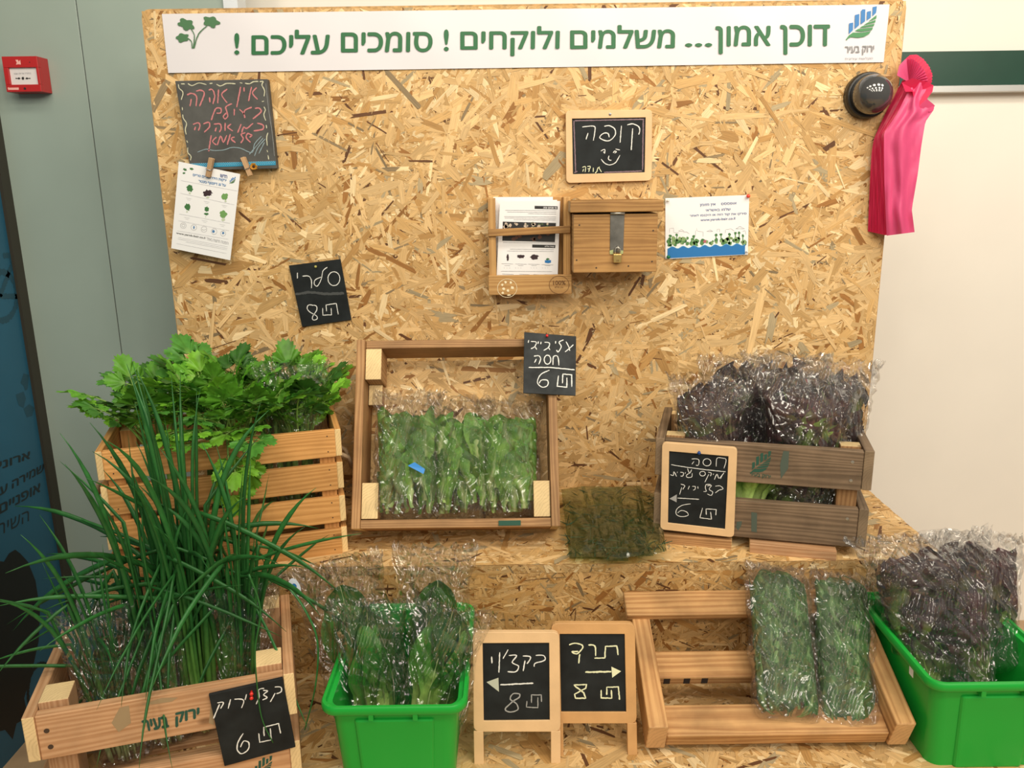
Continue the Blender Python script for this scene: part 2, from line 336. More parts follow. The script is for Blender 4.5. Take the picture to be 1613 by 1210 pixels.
def rounded_plate(x0, x1, z0, z1, r, y, t):
    pts = []
    for (cx, cz, a0) in ((x1 - r, z0 + r, -90), (x1 - r, z1 - r, 0), (x0 + r, z1 - r, 90), (x0 + r, z0 + r, 180)):
        for k in range(5):
            a = math.radians(a0 + 22.5 * k); pts.append((cx + r * math.cos(a), y, cz + r * math.sin(a)))
    mb = MB(); mb.prism(pts, (0, -1, 0), t); return mb

Z1, Z2, YR, ZF = .562, .326, -.415, -.13
XL, XR, ZT = -.785, .858, 1.667

# ------------------------------------------------------------------ room
rm_green = mat('glass_panel_green', (.33, .41, .365), .22, spec=.5, var=.06, vscale=3)
rm_white = mat('white_wall', (.87, .83, .755), .55, var=.02, vscale=4)
mb = MB(); mb.box((-1.7, -2.6, ZF - .05), (3.2, .8, ZF)); f = struct(obj('floor', mb, mat('floor_wood', (.50, .34, .20), .5, var=.15, vscale=9)))
mb = MB(); mb.box((-.72, .53, ZF), (3.2, .6, 2.9)); struct(obj('wall_right', mb, rm_white))
WL = struct(thing('wall_left', 'x', 'x', Vector((-1.305, .3, ZF))))
for k in ('label', 'category'): del WL[k]
pY = YP(.3)
xs = [P(119, 0, pY).x, P(290, 0, pY).x]
for a, b in ((-1.305, xs[0] - .0012), (xs[0] + .0012, -.70)):
    mb = MB(); mb.box((a, .3, ZF), (b, .33, 2.6)); obj('panel', mb, rm_green, WL, bevel=.001)
mb = MB(); mb.box((-.70, .29, ZF), (-.665, .36, 2.6)); struct(obj('trim_1', mb, mat('alu', (.62, .66, .70), .35, metal=.6)))
mb = MB(); mb.box((xs[0] - .0012, .303, ZF), (xs[0] + .0012, .325, 2.6)); obj('joint', mb, mat('joint_dark', (.08, .09, .085), .6), WL)
mb = MB(); mb.box((-1.333, .262, ZF), (-1.298, .30, 2.6)); struct(obj('trim_2', mb, mat('rubber_seal', (.035, .03, .02), .5)))
# blue printed panel at the far left
PB0 = Vector((-1.306, .27, 0)); PB1 = Vector((-1.306 , -1.6, 0)); pn = (PB1 - PB0).normalized().cross(Vector((0, 0, 1))) * -1
if pn.x < 0: pn = -pn
blue = thing('printed_locker_panel', 'blue printed panel with bicycle, arrows and lettering at the far left', 'panel', Vector((-1.306, -.2, ZF)))
mb = MB(); zt = 1.56
mb.prism([PB0 + Vector((0, 0, ZF)), PB1 + Vector((0, 0, ZF)), PB1 + Vector((0, 0, zt)), PB0 + Vector((0, 0, zt))][::-1], pn, .03)
obj('board', mb, mat('blue_print', (.018, .115, .20), .45, var=.1, vscale=3), blue)
mb = MB(); mb.box((-1.345, -1.6, zt), (-1.297, .30, zt + .03)); obj('top_edge', mb, MATS['rubber_seal'], blue)
PBL = (PB0, pn)

# white board strip with the dark green band on the right wall
yw = .53; pw = YP(yw - .02)
gb = thing('wall_rail', 'dark green band with a silver lower edge on the white wall at right', 'wall rail', Vector((2, yw, 1.5)))
a = P(1400, 82, pw); b = P(1400, 137, pw); c = P(1400, 148, pw)
mb = MB(); mb.box((.85, yw - .02, b.z), (3.2, yw, a.z)); obj('green_band', mb, mat('green_band', (.012, .055, .035), .3, var=.05), gb)
mb = MB(); mb.box((.85, yw - .035, c.z), (3.2, yw, b.z)); obj('silver_edge', mb, mat('silver', (.7, .7, .68), .3, metal=.7), gb, bevel=.002)

# ------------------------------------------------------------------ the stand of strand board
st = thing('strand_board_backboard', 'tall upright strand board panel behind all the crates and signs', 'board', Vector((.036, .01, Z1)))
pp_ = obj('panel', rounded_plate(XL, XR, Z1 + .001, ZT, .018, 0, .018), M_OSB, st)
strands(pp_, (XL + .002, 0, Z1), (1, 0, 0), (0, 0, 1), XR - XL - .004, ZT - Z1 - .004, 27000, 1)
sh = thing('display_step', 'upper strand board step holding three crates in front of the backboard', 'shelf', Vector((.036, YR, Z2)))
mb = MB(); mb.box((XL - .03, YR, Z1 - .018), (XR, .018, Z1)); pp_ = obj('shelf_top', mb, M_OSB, sh)
strands(pp_, (XL - .03, YR, Z1), (1, 0, 0), (0, 1, 0), XR - XL + .03, -YR, 7500, 2, size=1.15, dark=.7)
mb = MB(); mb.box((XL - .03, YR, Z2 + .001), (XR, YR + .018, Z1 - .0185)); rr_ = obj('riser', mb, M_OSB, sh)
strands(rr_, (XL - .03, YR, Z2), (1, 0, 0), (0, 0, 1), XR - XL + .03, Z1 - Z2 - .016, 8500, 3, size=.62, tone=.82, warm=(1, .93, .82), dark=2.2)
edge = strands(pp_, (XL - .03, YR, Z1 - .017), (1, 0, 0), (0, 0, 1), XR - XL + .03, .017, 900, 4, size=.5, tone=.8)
lo = thing('lower_display_step', 'lower strand board step under the green bins and chalk easels', 'shelf', Vector((.05, -.85, ZF)))
mb = MB(); mb.box((-.81, -1.15, Z2 - .018), (1.0, YR + .018, Z2)); pp_ = obj('shelf_top', mb, M_OSB, lo)
strands(pp_, (-.81, -1.15, Z2), (1, 0, 0), (0, 1, 0), 1.81, 1.15 + YR, 9500, 5, size=1.15, tone=.92, dark=.7)
mb = MB(); mb.box((-.79, -1.10, ZF), (.98, -1.082, Z2 - .018)); obj('riser', mb, M_OSB, lo)
mb = MB(); mb.box((-.79, -1.08, ZF), (-.77, YR, Z2 - .018)); mb.box((.96, -1.08, ZF), (.98, YR, Z2 - .018)); obj('side_panel', mb, M_OSB, lo)

# ------------------------------------------------------------------ print and chalk helpers
def zp(reg, sc):
    return lambda x, y: (reg[0] + x / sc, reg[1] + y / sc)
def smooth_line(p, n=4):
    if len(p) < 3: return [Vector(q) for q in p]
    p = [Vector(q) for q in p]; out = []
    for i in range(len(p) - 1):
        a = p[max(i - 1, 0)]; b = p[i]; c = p[i + 1]; d = p[min(i + 2, len(p) - 1)]
        for k in range(n):
            t = k / n
            out.append(.5 * ((2 * b) + (c - a) * t + (2 * a - 5 * b + 4 * c - d) * t * t + (3 * b - a - 3 * c + d) * t ** 3))
    out.append(p[-1]); return out
def ribbon(mb, pts, w, n, jit=.25, rnd=random):
    pts = [Vector(p) for p in pts]
    res = [pts[0]]
    for a, b in zip(pts, pts[1:]):
        k = max(1, int((b - a).length / .0025)); res += [a + (b - a) * (i + 1) / k for i in range(k)]
    pts = res; L = []; R = []
    for i, p in enumerate(pts):
        t = (pts[min(i + 1, len(pts) - 1)] - pts[max(i - 1, 0)])
        if t.length < 1e-9: t = Vector((1, 0, 0))
        s = n.cross(t.normalized()) * w / 2; e = .7 if i in (0, len(pts) - 1) else 1
        L.append(p + s * e * (1 + rnd.uniform(-jit, jit))); R.append(p - s * e * (1 + rnd.uniform(-jit, jit)))
    k = len(pts); mb.add(L + R, [(i, k + i, k + i + 1, i + 1) for i in range(k - 1)])
def chalk(parent, pl, zf, strokes, m, w=.0028, name='chalk_writing', curve=True):
    rnd = random.Random(7); mb = MB(); q = off(pl, .0005)
    for s in strokes:
        pts = [P(*zf(x, y), q) for x, y in s]
        ribbon(mb, smooth_line(pts) if curve else pts, w, pl[1], .28, rnd)
    o = obj(name, mb, m, parent); return stuff(o)
def ell(cx, cy, rx, ry, a0=0, a1=360, n=14): return [(cx + rx * math.cos(math.radians(a0 + (a1 - a0) * k / n)), cy + ry * math.sin(math.radians(a0 + (a1 - a0) * k / n))) for k in range(n + 1)]
def poly_on(parent, pl, zf, polys, m, name='print', d=.0004):
    mb = MB(); q = off(pl, d)
    for s in polys:
        pts = [P(*zf(x, y), q) for x, y in s]
        nn = Vector((0, 0, 0))
        for i in range(len(pts)): nn += (pts[i] - pts[0]).cross(pts[(i + 1) % len(pts)] - pts[0])
        if nn.dot(pl[1]) < 0: pts.reverse()
        mb.poly(pts)
    o = obj(name, mb, m, parent)
    return stuff(o) if len(polys) > 1 else o
def text_mesh(body, bold=0, rtl=True):
    c = bpy.data.curves.new('t', 'FONT'); c.body = body[::-1] if rtl else body; c.resolution_u = 3; c.fill_mode = 'NONE'
    o = bpy.data.objects.new('t', c); COL.objects.link(o)
    dg = bpy.context.evaluated_depsgraph_get(); dg.update(); me = bpy.data.meshes.new_from_object(o.evaluated_get(dg))
    bpy.data.objects.remove(o); bpy.data.curves.remove(c); me.materials.clear()
    nb = {}
    for e in me.edges:
        a, b = e.vertices; nb.setdefault(a, []).append(b); nb.setdefault(b, []).append(a)
    seen = set(); loops = []
    for v0 in range(len(me.vertices)):
        if v0 in seen or v0 not in nb: continue
        lp = [v0]; seen.add(v0); cur = v0
        while True:
            nx_ = [k for k in nb[cur] if k not in seen]
            if not nx_: break
            cur = min(nx_, key=lambda k: 0 if k == cur + 1 else 1); seen.add(cur); lp.append(cur)
        pts = [me.vertices[k].co.copy() for k in lp]; ar = sum(pts[k - 1].x * pts[k].y - pts[k].x * pts[k - 1].y for k in range(len(pts))) / 2; loops.append((ar, pts))
    sg = 1 if max(loops, key=lambda l: abs(l[0]))[0] > 0 else -1
    def inside(p, poly):
        r = False
        for k in range(len(poly)):
            a, b = poly[k - 1], poly[k]
            if (a.y > p.y) != (b.y > p.y) and p.x < (b.x - a.x) * (p.y - a.y) / (b.y - a.y) + a.x: r = not r
        return r
    V = []; F = []
    for kk, (ar, pts) in enumerate([l for l in loops if l[0] * sg > 0]):
        grp = [pts] + [q for a2, q in loops if a2 * sg < 0 and inside(q[0], pts)]; base = len(V); flat = [p for g_ in grp for p in g_]
        V += [Vector((p.x, p.y, (kk % 3) * 1.5e-5)) for p in flat]; F += [tuple(base + k for k in t) for t in geometry.tessellate_polygon(grp)]
    me = bpy.data.meshes.new('t'); me.from_pydata(V, [], F); me.update()
    if bold:
        vs = [v.co.copy() for v in me.vertices]; fs = [tuple(p.vertices) for p in me.polygons]; n = len(vs); V = []; F = []
        for k, (dx, dy) in enumerate(((0, 0), (-bold, 0), (bold, 0), (0, bold * .7), (0, -bold * .7))):
            V += [(v.x + dx, v.y + dy, v.z + k * 5e-5) for v in vs]; F += [tuple(i + k * n for i in f) for f in fs]
        me = bpy.data.meshes.new('t'); me.from_pydata(V, [], F); me.update()
    return me
def text_on(parent, pl, body, bl, br, tl, m, name='lettering', bold=0, rtl=True, d=.0006):
    """fit the text's bounding box to the parallelogram whose bottom-left, bottom-right, top-left are given in photo pixels"""
    me = text_mesh(body, bold, rtl); q = off(pl, d)
    A, B, C = P(*bl, q), P(*br, q), P(*tl, q)
    xs = [v.co.x for v in me.vertices]; ys = [v.co.y for v in me.vertices]; x0, x1, y0, y1 = min(xs), max(xs), min(ys), max(ys)
    for v in me.vertices:
        u = (v.co.x - x0) / (x1 - x0); t = (v.co.y - y0) / (y1 - y0); v.co = A + (B - A) * u + (C - A) * t + pl[1] * v.co.z
    me.transform(world(parent).inverted()); me.update()
    return link(name, me, parent, m)
def plate(px, pl, t, name, m, parent=None, bevel=.0008):
    """px: corners in photo pixels on the plane pl (the front face); thickness t goes behind"""
    mb = MB(); pts = [P(x, y, pl) for x, y in px]
    nn = (pts[1] - pts[0]).cross(pts[2] - pts[0])
    if nn.dot(pl[1]) < 0: pts.reverse()
    mb.prism(pts, pl[1], t); return obj(name, mb, m, parent, bevel=bevel)
def pin(loc, n, col, label, parent=None, r=.004, group=None):
    mb = MB(); mb.lathe(loc, n, [(.0008, -.004), (.0008, 0), (r * .6, .0005), (r * .5, .004), (r * .8, .0065), (r * .85, .008), (r * .5, .0095)], 14)
    return tag(obj('push_pin', mb, mat('pin_' + str(col), col, .3), smooth=True), label, 'push pin', group)
C_WHITE = mat('chalk_white', (.80, .80, .76), .95, spec=.1); C_YEL = mat('chalk_yellow', (.80, .82, .55), .95, spec=.1)
C_GREY = mat('chalk_grey', (.36, .36, .35), .95); C_PINK = mat('chalk_pink', (.56, .20, .21), .95); C_CREAM = mat('chalk_cream', (.60, .59, .42), .95)
C_BLUE = mat('chalk_blue', (.28, .38, .42), .95); C_PURP = mat('chalk_purple', (.25, .17, .20), .95)
def slate_mat(name, c, v=.25):
    m = mat(name, c, .62, spec=.25, var=v, vscale=26); return m
M_SLATE = slate_mat('slate_black', (.013, .016, .017), .4); M_SLATE2 = slate_mat('slate_grey', (.085, .085, .080), .22); M_SLATE3 = slate_mat('slate_dusty', (.030, .034, .036), .5)
M_PAPER = mat('paper', (.86, .86, .87), .5); M_INK = mat('ink_black', (.02, .02, .02), .5); M_INKG = mat('ink_grey', (.35, .35, .37), .6)
M_PBLUE = mat('print_blue', (.02, .18, .48), .4); M_PNAVY = mat('print_navy', (.10, .14, .33), .4); M_PGREEN = mat('print_green', (.010, .13, .038), .4)
M_PGREEN2 = mat('print_leafgreen', (.05, .17, .05), .5); M_PGREEN3 = mat('print_leafgreen_light', (.16, .34, .10), .5); M_PDARK = mat('print_darkred', (.035, .015, .02), .5)
M_STENCIL = mat('stencil_green', (.02, .085, .055), .8)

def emblem(parent, pl, x, y, s, m1, m2, name='emblem'):
    """city bars growing out of a striped leaf; (x,y) photo pixel of the region's origin, s pixels per unit"""
    zf = lambda a, b: (x + (a - 515) * s, y + (b - 35) * s)
    bars = [[(537, 143), (562, 138), (561, 184), (535, 210)], [(573, 92), (600, 85), (598, 155), (571, 178)], [(610, 67), (620, 57), (637, 57), (635, 130), (608, 150)],
            [(647, 72), (672, 66), (670, 108), (645, 126)], [(682, 43), (708, 38), (703, 78), (680, 100)]]
    poly_on(parent, pl, zf, bars, m1, name)
    lv = [[(522, 248), (517, 243), (535, 218), (560, 200), (618, 200), (672, 190), (660, 208), (630, 226), (590, 232), (548, 228), (530, 238)],
          [(572, 190), (592, 178), (684, 168), (678, 184), (618, 194)], [(600, 172), (618, 160), (694, 145), (688, 161)], [(626, 154), (646, 141), (701, 122), (697, 138)], [(654, 134), (674, 117), (706, 92), (704, 114)]]
    poly_on(parent, pl, zf, lv, m2, name)

# ------------------------------------------------------------------ banner
pbn = YP(-.004)
bn = thing('banner', 'long white banner with green lettering along the top of the strand board', 'banner', Vector((.04, -.004, 1.6)))
A, B, C, D = [P(*p, pbn) for p in ((265, 115), (1392, 98), (1401, 7), (255, 22))]
mb = MB(); nx = 60; vs = []; rr = random.Random(3)
for j in range(5):
    for i in range(nx + 1):
        p = (A.lerp(B, i / nx)).lerp(D.lerp(C, i / nx), j / 4); p.y -= .0004 + .0006 * math.sin(i * .7 + j) * math.sin(i * .23)
        vs.append(p)
mb.add(vs, [(j * (nx + 1) + i, j * (nx + 1) + i + 1, (j + 1) * (nx + 1) + i + 1, (j + 1) * (nx + 1) + i) for j in range(4) for i in range(nx)])
o = obj('sheet', mb, mat('banner_vinyl', (.72, .70, .735), .30, bump=.12, bscale=9), bn, smooth=True)
pbt = YP(-.0056)
zid = lambda x, y: (x, y)
def bt(body, x0, x1, yt, yb, **k):
    dy = lambda x: -(x - 368) * .0085
    text_on(bn, pbt, body, (x0, yb + dy(x0)), (x1, yb + dy(x1)), (x0, yt + dy(x0)), M_PGREEN, bold=.022, **k)
bt('!', 369, 377, 52, 86); bt('עליכם', 396, 519, 47.5, 86.5); bt('סומכים', 537, 681, 52, 84.5); bt('!', 699, 707, 49, 83.5)
bt('ולוקחים', 725, 881, 45, 92); bt('משלמים', 898, 1063, 44.5, 81.5); bt('...', 1079, 1122, 74, 80); bt('אמון', 1127, 1214, 47, 91.5); bt('דוכן', 1229, 1307, 46.5, 93.5)
emblem(bn, pbt, 1200 + 515 / 3.903, 35 / 3.903, 1 / 3.903, M_PBLUE, mat('print_green2', (.05, .24, .08), .4))
g2 = mat('print_grey', (.25, .25, .26), .5)
text_on(bn, pbt, 'ירוק בעיר', (1331, 87.5), (1377, 86), (1331, 73), g2, bold=.02)
text_on(bn, pbt, 'חקלאות עירונית', (1331, 95.5), (1375, 94.5), (1331, 90.5), M_INKG)
# plain leafy sprig printed at the banner's left end
zb = zp((240, 0), 2.688)
def lobed(cx, cy, rx, ry, rot, seed):
    rd = random.Random(seed); out = []
    for k in range(26):
        t = 2 * math.pi * k / 26; r = 1 + .17 * math.sin(5 * t + seed) + rd.uniform(-.06, .06)
        x, y = rx * r * math.cos(t), ry * r * math.sin(t); out.append((cx + x * math.cos(rot) - y * math.sin(rot), cy + x * math.sin(rot) + y * math.cos(rot)))
    return out
poly_on(bn, pbt, zb, [lobed(143, 103, 34, 22, .35, 1), lobed(249, 92, 33, 22, .2, 2), lobed(127, 160, 26, 18, -.1, 4)], mat('print_sprig', (.06, .17, .07), .5), 'sprig_print')
chalk(bn, pbt, zb, [[(160, 118), (178, 150), (172, 205)], [(232, 108), (195, 145), (176, 205)], [(145, 160), (165, 175), (168, 205)]], MATS['print_sprig'], w=.0022, name='sprig_stem')

# ------------------------------------------------------------------ fire call point
pc = YP(.25)
fc = thing('fire_call_point', 'red fire alarm call point on the grey green wall at left', 'alarm', Vector(P(40, 145, YP(.3))))
q = [P(2, 89, pc), P(56, 87, pc), P(62, 144.5, pc), P(8, 145, pc)]
x0, x1, zt_, zb_ = q[0].x, q[1].x + .002, q[0].z, q[3].z
mb = MB(); y0 = .25
fr = [(x0, x1, zt_ - .026, zt_), (x0, x1, zb_, zb_ + .017), (x0, x0 + .012, zb_ + .017, zt_ - .026), (x1 - .006, x1, zb_ + .017, zt_ - .026)]
for a, b, c, d in fr: mb.box((a, y0, c), (b, y0 + .012, d))
mb.box((x0, y0 + .012, zb_), (x1, .30, zt_)); M_RED = mat('call_point_red', (.47, .018, .02), .35)
obj('housing', mb, M_RED, fc, bevel=.001)
mb = MB(); mb.box((x0 + .012, y0 + .006, zb_ + .017), (x1 - .006, y0 + .0125, zt_ - .026)); obj('glass_plate', mb, mat('call_plate', (.75, .72, .72), .2), fc)
z4 = zp((0, 80), 15.12); pq = YP(y0 + .0055)
poly_on(fc, pq, z4, [ell(545, 655, 30, 35)[:-1], [(370, 645), (420, 650), (450, 632), (490, 658), (450, 682), (420, 664), (370, 668)], [(725, 645), (670, 650), (640, 632), (600, 658), (640, 682), (670, 664), (725, 668)]], M_INK, 'symbol')
text_on(fc, pq, 'במקרה שריפה שבור', z4(320, 575), z4(740, 560), z4(320, 530), M_INKG)
pq = YP(y0); lp = mat('print_pink', (.85, .45, .40), .5)
poly_on(fc, pq, z4, [[(365, 215), (430, 215), (450, 260), (480, 210), (498, 330), (440, 320), (380, 330), (400, 280)], [(180, 885), (210, 862), (210, 880), (445, 875), (450, 930), (210, 930), (205, 945)]], lp, 'printed_mark')
mb = MB(); mb.disc(P(*z4(595, 900), pq), (0, -1, 0), .0028, .001); mb.disc(P(*z4(708, 272), pq), (0, -1, 0), .0012, .0008); stuff(obj('keyhole', mb, M_INK, fc))

# ------------------------------------------------------------------ blue panel print
pb = off(PBL, 0); dk = mat('print_panel_dark', (.012, .022, .028), .5); dk2 = mat('print_panel_shade', (.014, .072, .115), .5); dk3 = mat('print_panel_black', (.006, .007, .008), .5)
zl = zp((0, 650), 3.457)
def ptext(b, bl, br, tl, m=dk, bold=.03): text_on(blue, pb, b, zl(*bl), zl(*br), zl(*tl), m, bold=bold)
ptext('ארוניות', (-95, 345), (165, 250), (-95, 300)); ptext('ושמירה על', (-40, 475), (253, 312), (-40, 415)); ptext('אופניים ח', (-85, 600), (220, 430), (-85, 545)); ptext('השירות', (-95, 715), (158, 590), (-95, 650), dk, 0)
zb2 = zp((0, 380), 4.033)
chalk(blue, pb, zb2, [ell(10, 350, 98, 155)[0:15]], dk2, w=.016, name='bicycle_print')
chalk(blue, pb, zb2, [[(0, 350), (130, 350), (85, 130), (0, 350)], [(68, 95), (130, 350)], [(20, 90), (100, 88)]], dk2, w=.014, name='bicycle_print', curve=False)
poly_on(blue, pb, zb2, [[(130, 900), (150, 840), (185, 850), (175, 940), (160, 950), (150, 920)], [(185, 835), (215, 820), (235, 900), (210, 915)], [(100, 975), (150, 955), (165, 1000), (150, 1060), (120, 1045), (108, 1010)], [(150, 1065), (185, 1035), (220, 1060), (205, 1110), (170, 1120)], [(235, 1020), (262, 1015), (275, 1100), (240, 1080)]], dk2, 'arrows_print')
zs = lambda x, y: (x, y)
poly_on(blue, pb, zs, [[(-30, 880), (6, 885), (14, 872), (24, 866), (32, 872), (44, 885), (56, 915), (63, 960), (61, 1010), (50, 1060), (38, 1100), (44, 1130), (26, 1140), (20, 1165), (8, 1150), (-30, 1160)]], dk3, 'silhouette_print')
chalk(blue, pb, zs, [ell(66, 1092, 22, 46)], dk3, w=.012, name='bicycle_print')

# ------------------------------------------------------------------ framed and bare slates
def ring(outer, inner, n, t, r0, nseg=5):
    """frame between an outer quad with rounded corners and an inner quad"""
    def rounded(q, r):
        out = []
        for i in range(4):
            c = q[i]; a = (q[i - 1] - c).normalized(); b = (q[(i + 1) % 4] - c).normalized()
            p0, p2 = c + a * r, c + b * r
            for k in range(nseg): u = k / (nseg - 1); out.append(p0 * (1 - u) ** 2 + c * 2 * u * (1 - u) + p2 * u * u)
        return out
    O = rounded(outer, r0); I = rounded(inner, .0008); k = len(O); mb = MB()
    vs = O + I + [p - n * t for p in O] + [p - n * t for p in I]; fs = []
    for i in range(k):
        j = (i + 1) % k
        fs += [(i, j, k + j, k + i), (2 * k + j, 2 * k + i, 3 * k + i, 3 * k + j), (i, 2 * k + i, 2 * k + j, j), (k + j, 3 * k + j, 3 * k + i, k + i)]
    mb.add(vs, fs); return mb
def framed(label, outer, inner, pl, wm=W_FRAME, slate=M_SLATE, t=.010, r0=.010, cat='chalkboard'):
    O = [P(*p, pl) for p in outer]; I = [P(*p, pl) for p in inner]; n = pl[1]
    c = (O[0] + O[1] + O[2] + O[3]) / 4
    th = thing('framed_chalkboard', label, cat, frameM((O[2] + O[3]) / 2 - n * t, (O[0] + O[1]) / 2 - n * t, -n))
    if (O[1] - O[0]).cross(O[2] - O[0]).dot(n) < 0: O.reverse(); I.reverse()
    obj('frame', ring(O, I, n, t, r0), wm, th, bevel=.0008)
    mb = MB(); mb.prism([p + (c - p) * -.03 - n * .003 for p in I], n, .003); ws = obj('writing_surface', mb, slate, th)
    return ws, off(pl, -.003)
# cash desk board
k1, kp = framed('small framed chalkboard with a smiling face above the wooden cash box', [(891, 174), (1027.5, 172.5), (1026.5, 284.5), (892, 288.5)], [(901, 187), (1017, 185), (1015.5, 271.5), (902.5, 274.5)], YP(-.012))
zk = zp((890, 165), 8.9625)
chalk(k1, kp, zk, [[(243, 315), (390, 300), (425, 340), (400, 505)], [(325, 400), (297, 490)], [(555, 305), (620, 295), (700, 340), (710, 420), (650, 495), (580, 510), (490, 465), (540, 405), (605, 405), (625, 460)], [(797, 295), (777, 535)], [(880, 285), (960, 270), (1040, 310), (1055, 370), (1040, 420)], [(955, 335), (935, 640)]], C_WHITE, .0021)
chalk(k1, kp, zk, [[(505, 655), (560, 630), (560, 685), (545, 660)], [(715, 625), (775, 640)], [(680, 680), (700, 655), (725, 665), (700, 685)], [(622, 720), (612, 760), (630, 782), (655, 782)], [(512, 770), (560, 825), (630, 850), (710, 820), (750, 760), (775, 712)]], C_WHITE, .0018, 'chalk_face')
chalk(k1, kp, zk, [[(245, 885), (290, 875), (285, 950)], [(262, 905), (250, 945)], [(315, 870), (355, 870), (350, 900), (320, 905)], [(345, 905), (335, 950)], [(400, 890), (397, 950)], [(425, 965), (450, 940), (470, 885), (515, 950)], [(470, 885), (490, 880)]], C_YEL, .0017)
chalk(k1, kp, zk, [[(125, 225), (150, 940)], [(135, 225), (1115, 205)], [(1105, 215), (1095, 920)], [(550, 955), (1090, 935)], [(130, 960), (175, 940)]], C_PURP, .0024, 'chalk_border')
mb = MB(); mb.lathe(P(961, 180, YP(-.012)), (0, -1, 0), [(.003, 0), (.003, .001), (.001, .002)], 12); obj('screw', mb, mat('steel', (.35, .35, .37), .35, metal=.8), k1.parent)

# big slate with pink writing
ps = YP(-.022); zq = zp((270, 115), 7.333)
s1 = thing('hanging_slate', 'large frameless grey slate with pink chalk writing and blue dotted ribbon', 'chalkboard', Vector(P(365, 267, YP(-.004))))
plate([(275.5, 127.5), (421, 124.5), (436, 265.5), (300, 268.5)], ps, .018, 'slate', M_SLATE2, s1, .001)
chalk(s1, ps, zq, [[(925, 160), (890, 325)], [(985, 170), (935, 230), (995, 305)], [(840, 165), (838, 215)], [(800, 160), (755, 395)], [(545, 190), (535, 350)], [(645, 185), (580, 250), (645, 345)], [(430, 200), (470, 190), (500, 260), (480, 360)], [(440, 280), (445, 340)], [(285, 210), (340, 200), (380, 240), (325, 385)], [(180, 255), (230, 235), (290, 270), (285, 385)], [(230, 300), (215, 385)],
    [(965, 410), (1010, 405), (1035, 450), (940, 530)], [(785, 420), (830, 460), (850, 520)], [(930, 395), (850, 430), (835, 480)], [(728, 415), (725, 490)], [(700, 355), (630, 390), (640, 440), (650, 500), (620, 530), (600, 500), (640, 460)], [(460, 545), (510, 415), (570, 410), (570, 460), (520, 465)],
    [(990, 580), (1055, 600), (1055, 650), (950, 670)], [(945, 580), (870, 640), (835, 625), (812, 690)], [(805, 590), (765, 690)], [(620, 575), (620, 670)], [(690, 590), (650, 625), (710, 670)], [(490, 590), (560, 590), (575, 640), (555, 685)], [(520, 630), (505, 675)], [(370, 590), (430, 570), (440, 620), (380, 685)], [(250, 595), (310, 575), (330, 610), (310, 665)], [(280, 620), (265, 660)],
    [(935, 720), (880, 700), (865, 750), (915, 800)], [(935, 720), (900, 745)], [(855, 690), (805, 710), (830, 760), (800, 810)], [(680, 705), (645, 830)], [(730, 740), (690, 760), (740, 805)], [(530, 835), (570, 730), (600, 800), (640, 720)], [(460, 720), (430, 905)], [(520, 740), (475, 790), (520, 830)]], C_PINK, .0029)
chalk(s1, ps, zq, [[(80, 130), (90, 175), (130, 215), (128, 265), (112, 310)], [(125, 395), (128, 430)], [(130, 480), (140, 530), (175, 580), (160, 650), (172, 710)], [(175, 780), (190, 805)], [(190, 860), (190, 920), (225, 960), (220, 1010)], [(110, 125), (155, 127)], [(190, 122), (240, 145), (320, 115), (405, 135)], [(440, 122), (475, 118)], [(520, 130), (570, 150), (640, 120), (740, 125)], [(790, 112), (820, 118)], [(850, 118), (900, 125), (950, 100), (1005, 98)], [(1020, 100), (1060, 98), (1045, 140), (1075, 200), (1070, 270)], [(1045, 330), (1070, 325)], [(1070, 390), (1085, 430), (1068, 480), (1090, 550)], [(1095, 600), (1100, 640)], [(1115, 690), (1100, 750), (1108, 840)], [(1105, 890), (1112, 915)], [(1115, 950), (1125, 1000)]], C_CREAM, .0020, 'chalk_border')
chalk(s1, ps, zq, [[(300, 915), (400, 880), (480, 895), (600, 890), (700, 860), (800, 870), (930, 920), (960, 820), (1040, 730)], [(900, 940), (1060, 750)], [(960, 960), (1000, 860), (1085, 760)], [(1010, 930), (1075, 800)]], C_BLUE, .0015, 'chalk_scribble')
chalk(s1, ps, zq, [[(1090, 120), (1120, 400), (1165, 700), (1190, 960)]], C_GREY, .0008, 'chalk_edge')
zf8 = zp((260, 240), 6.721); pr = YP(-.0225)
plate([zf8(265, 118), zf8(1170, 92), zf8(1172, 135), zf8(350, 162)], pr, .0008, 'ribbon', mat('ribbon_blue', (.02, .27, .45), .5), s1, 0)
mb = MB(); dp = off(pr, .0002)
for i in range(46):
    for j in range(3):
        x = 290 + i * 19.5 + (j % 2) * 9; y = 120 + j * 13 - (x - 265) * .029
        if x > 1160: continue
        c = P(*zf8(x, y), dp); mb.poly([c + Vector((math.cos(a) * .00055, 0, math.sin(a) * .00055)) for a in (0, 1.26, 2.51, 3.77, 5.03)])
stuff(obj('dots', mb, mat('dot_white', (.75, .85, .88), .5), s1))
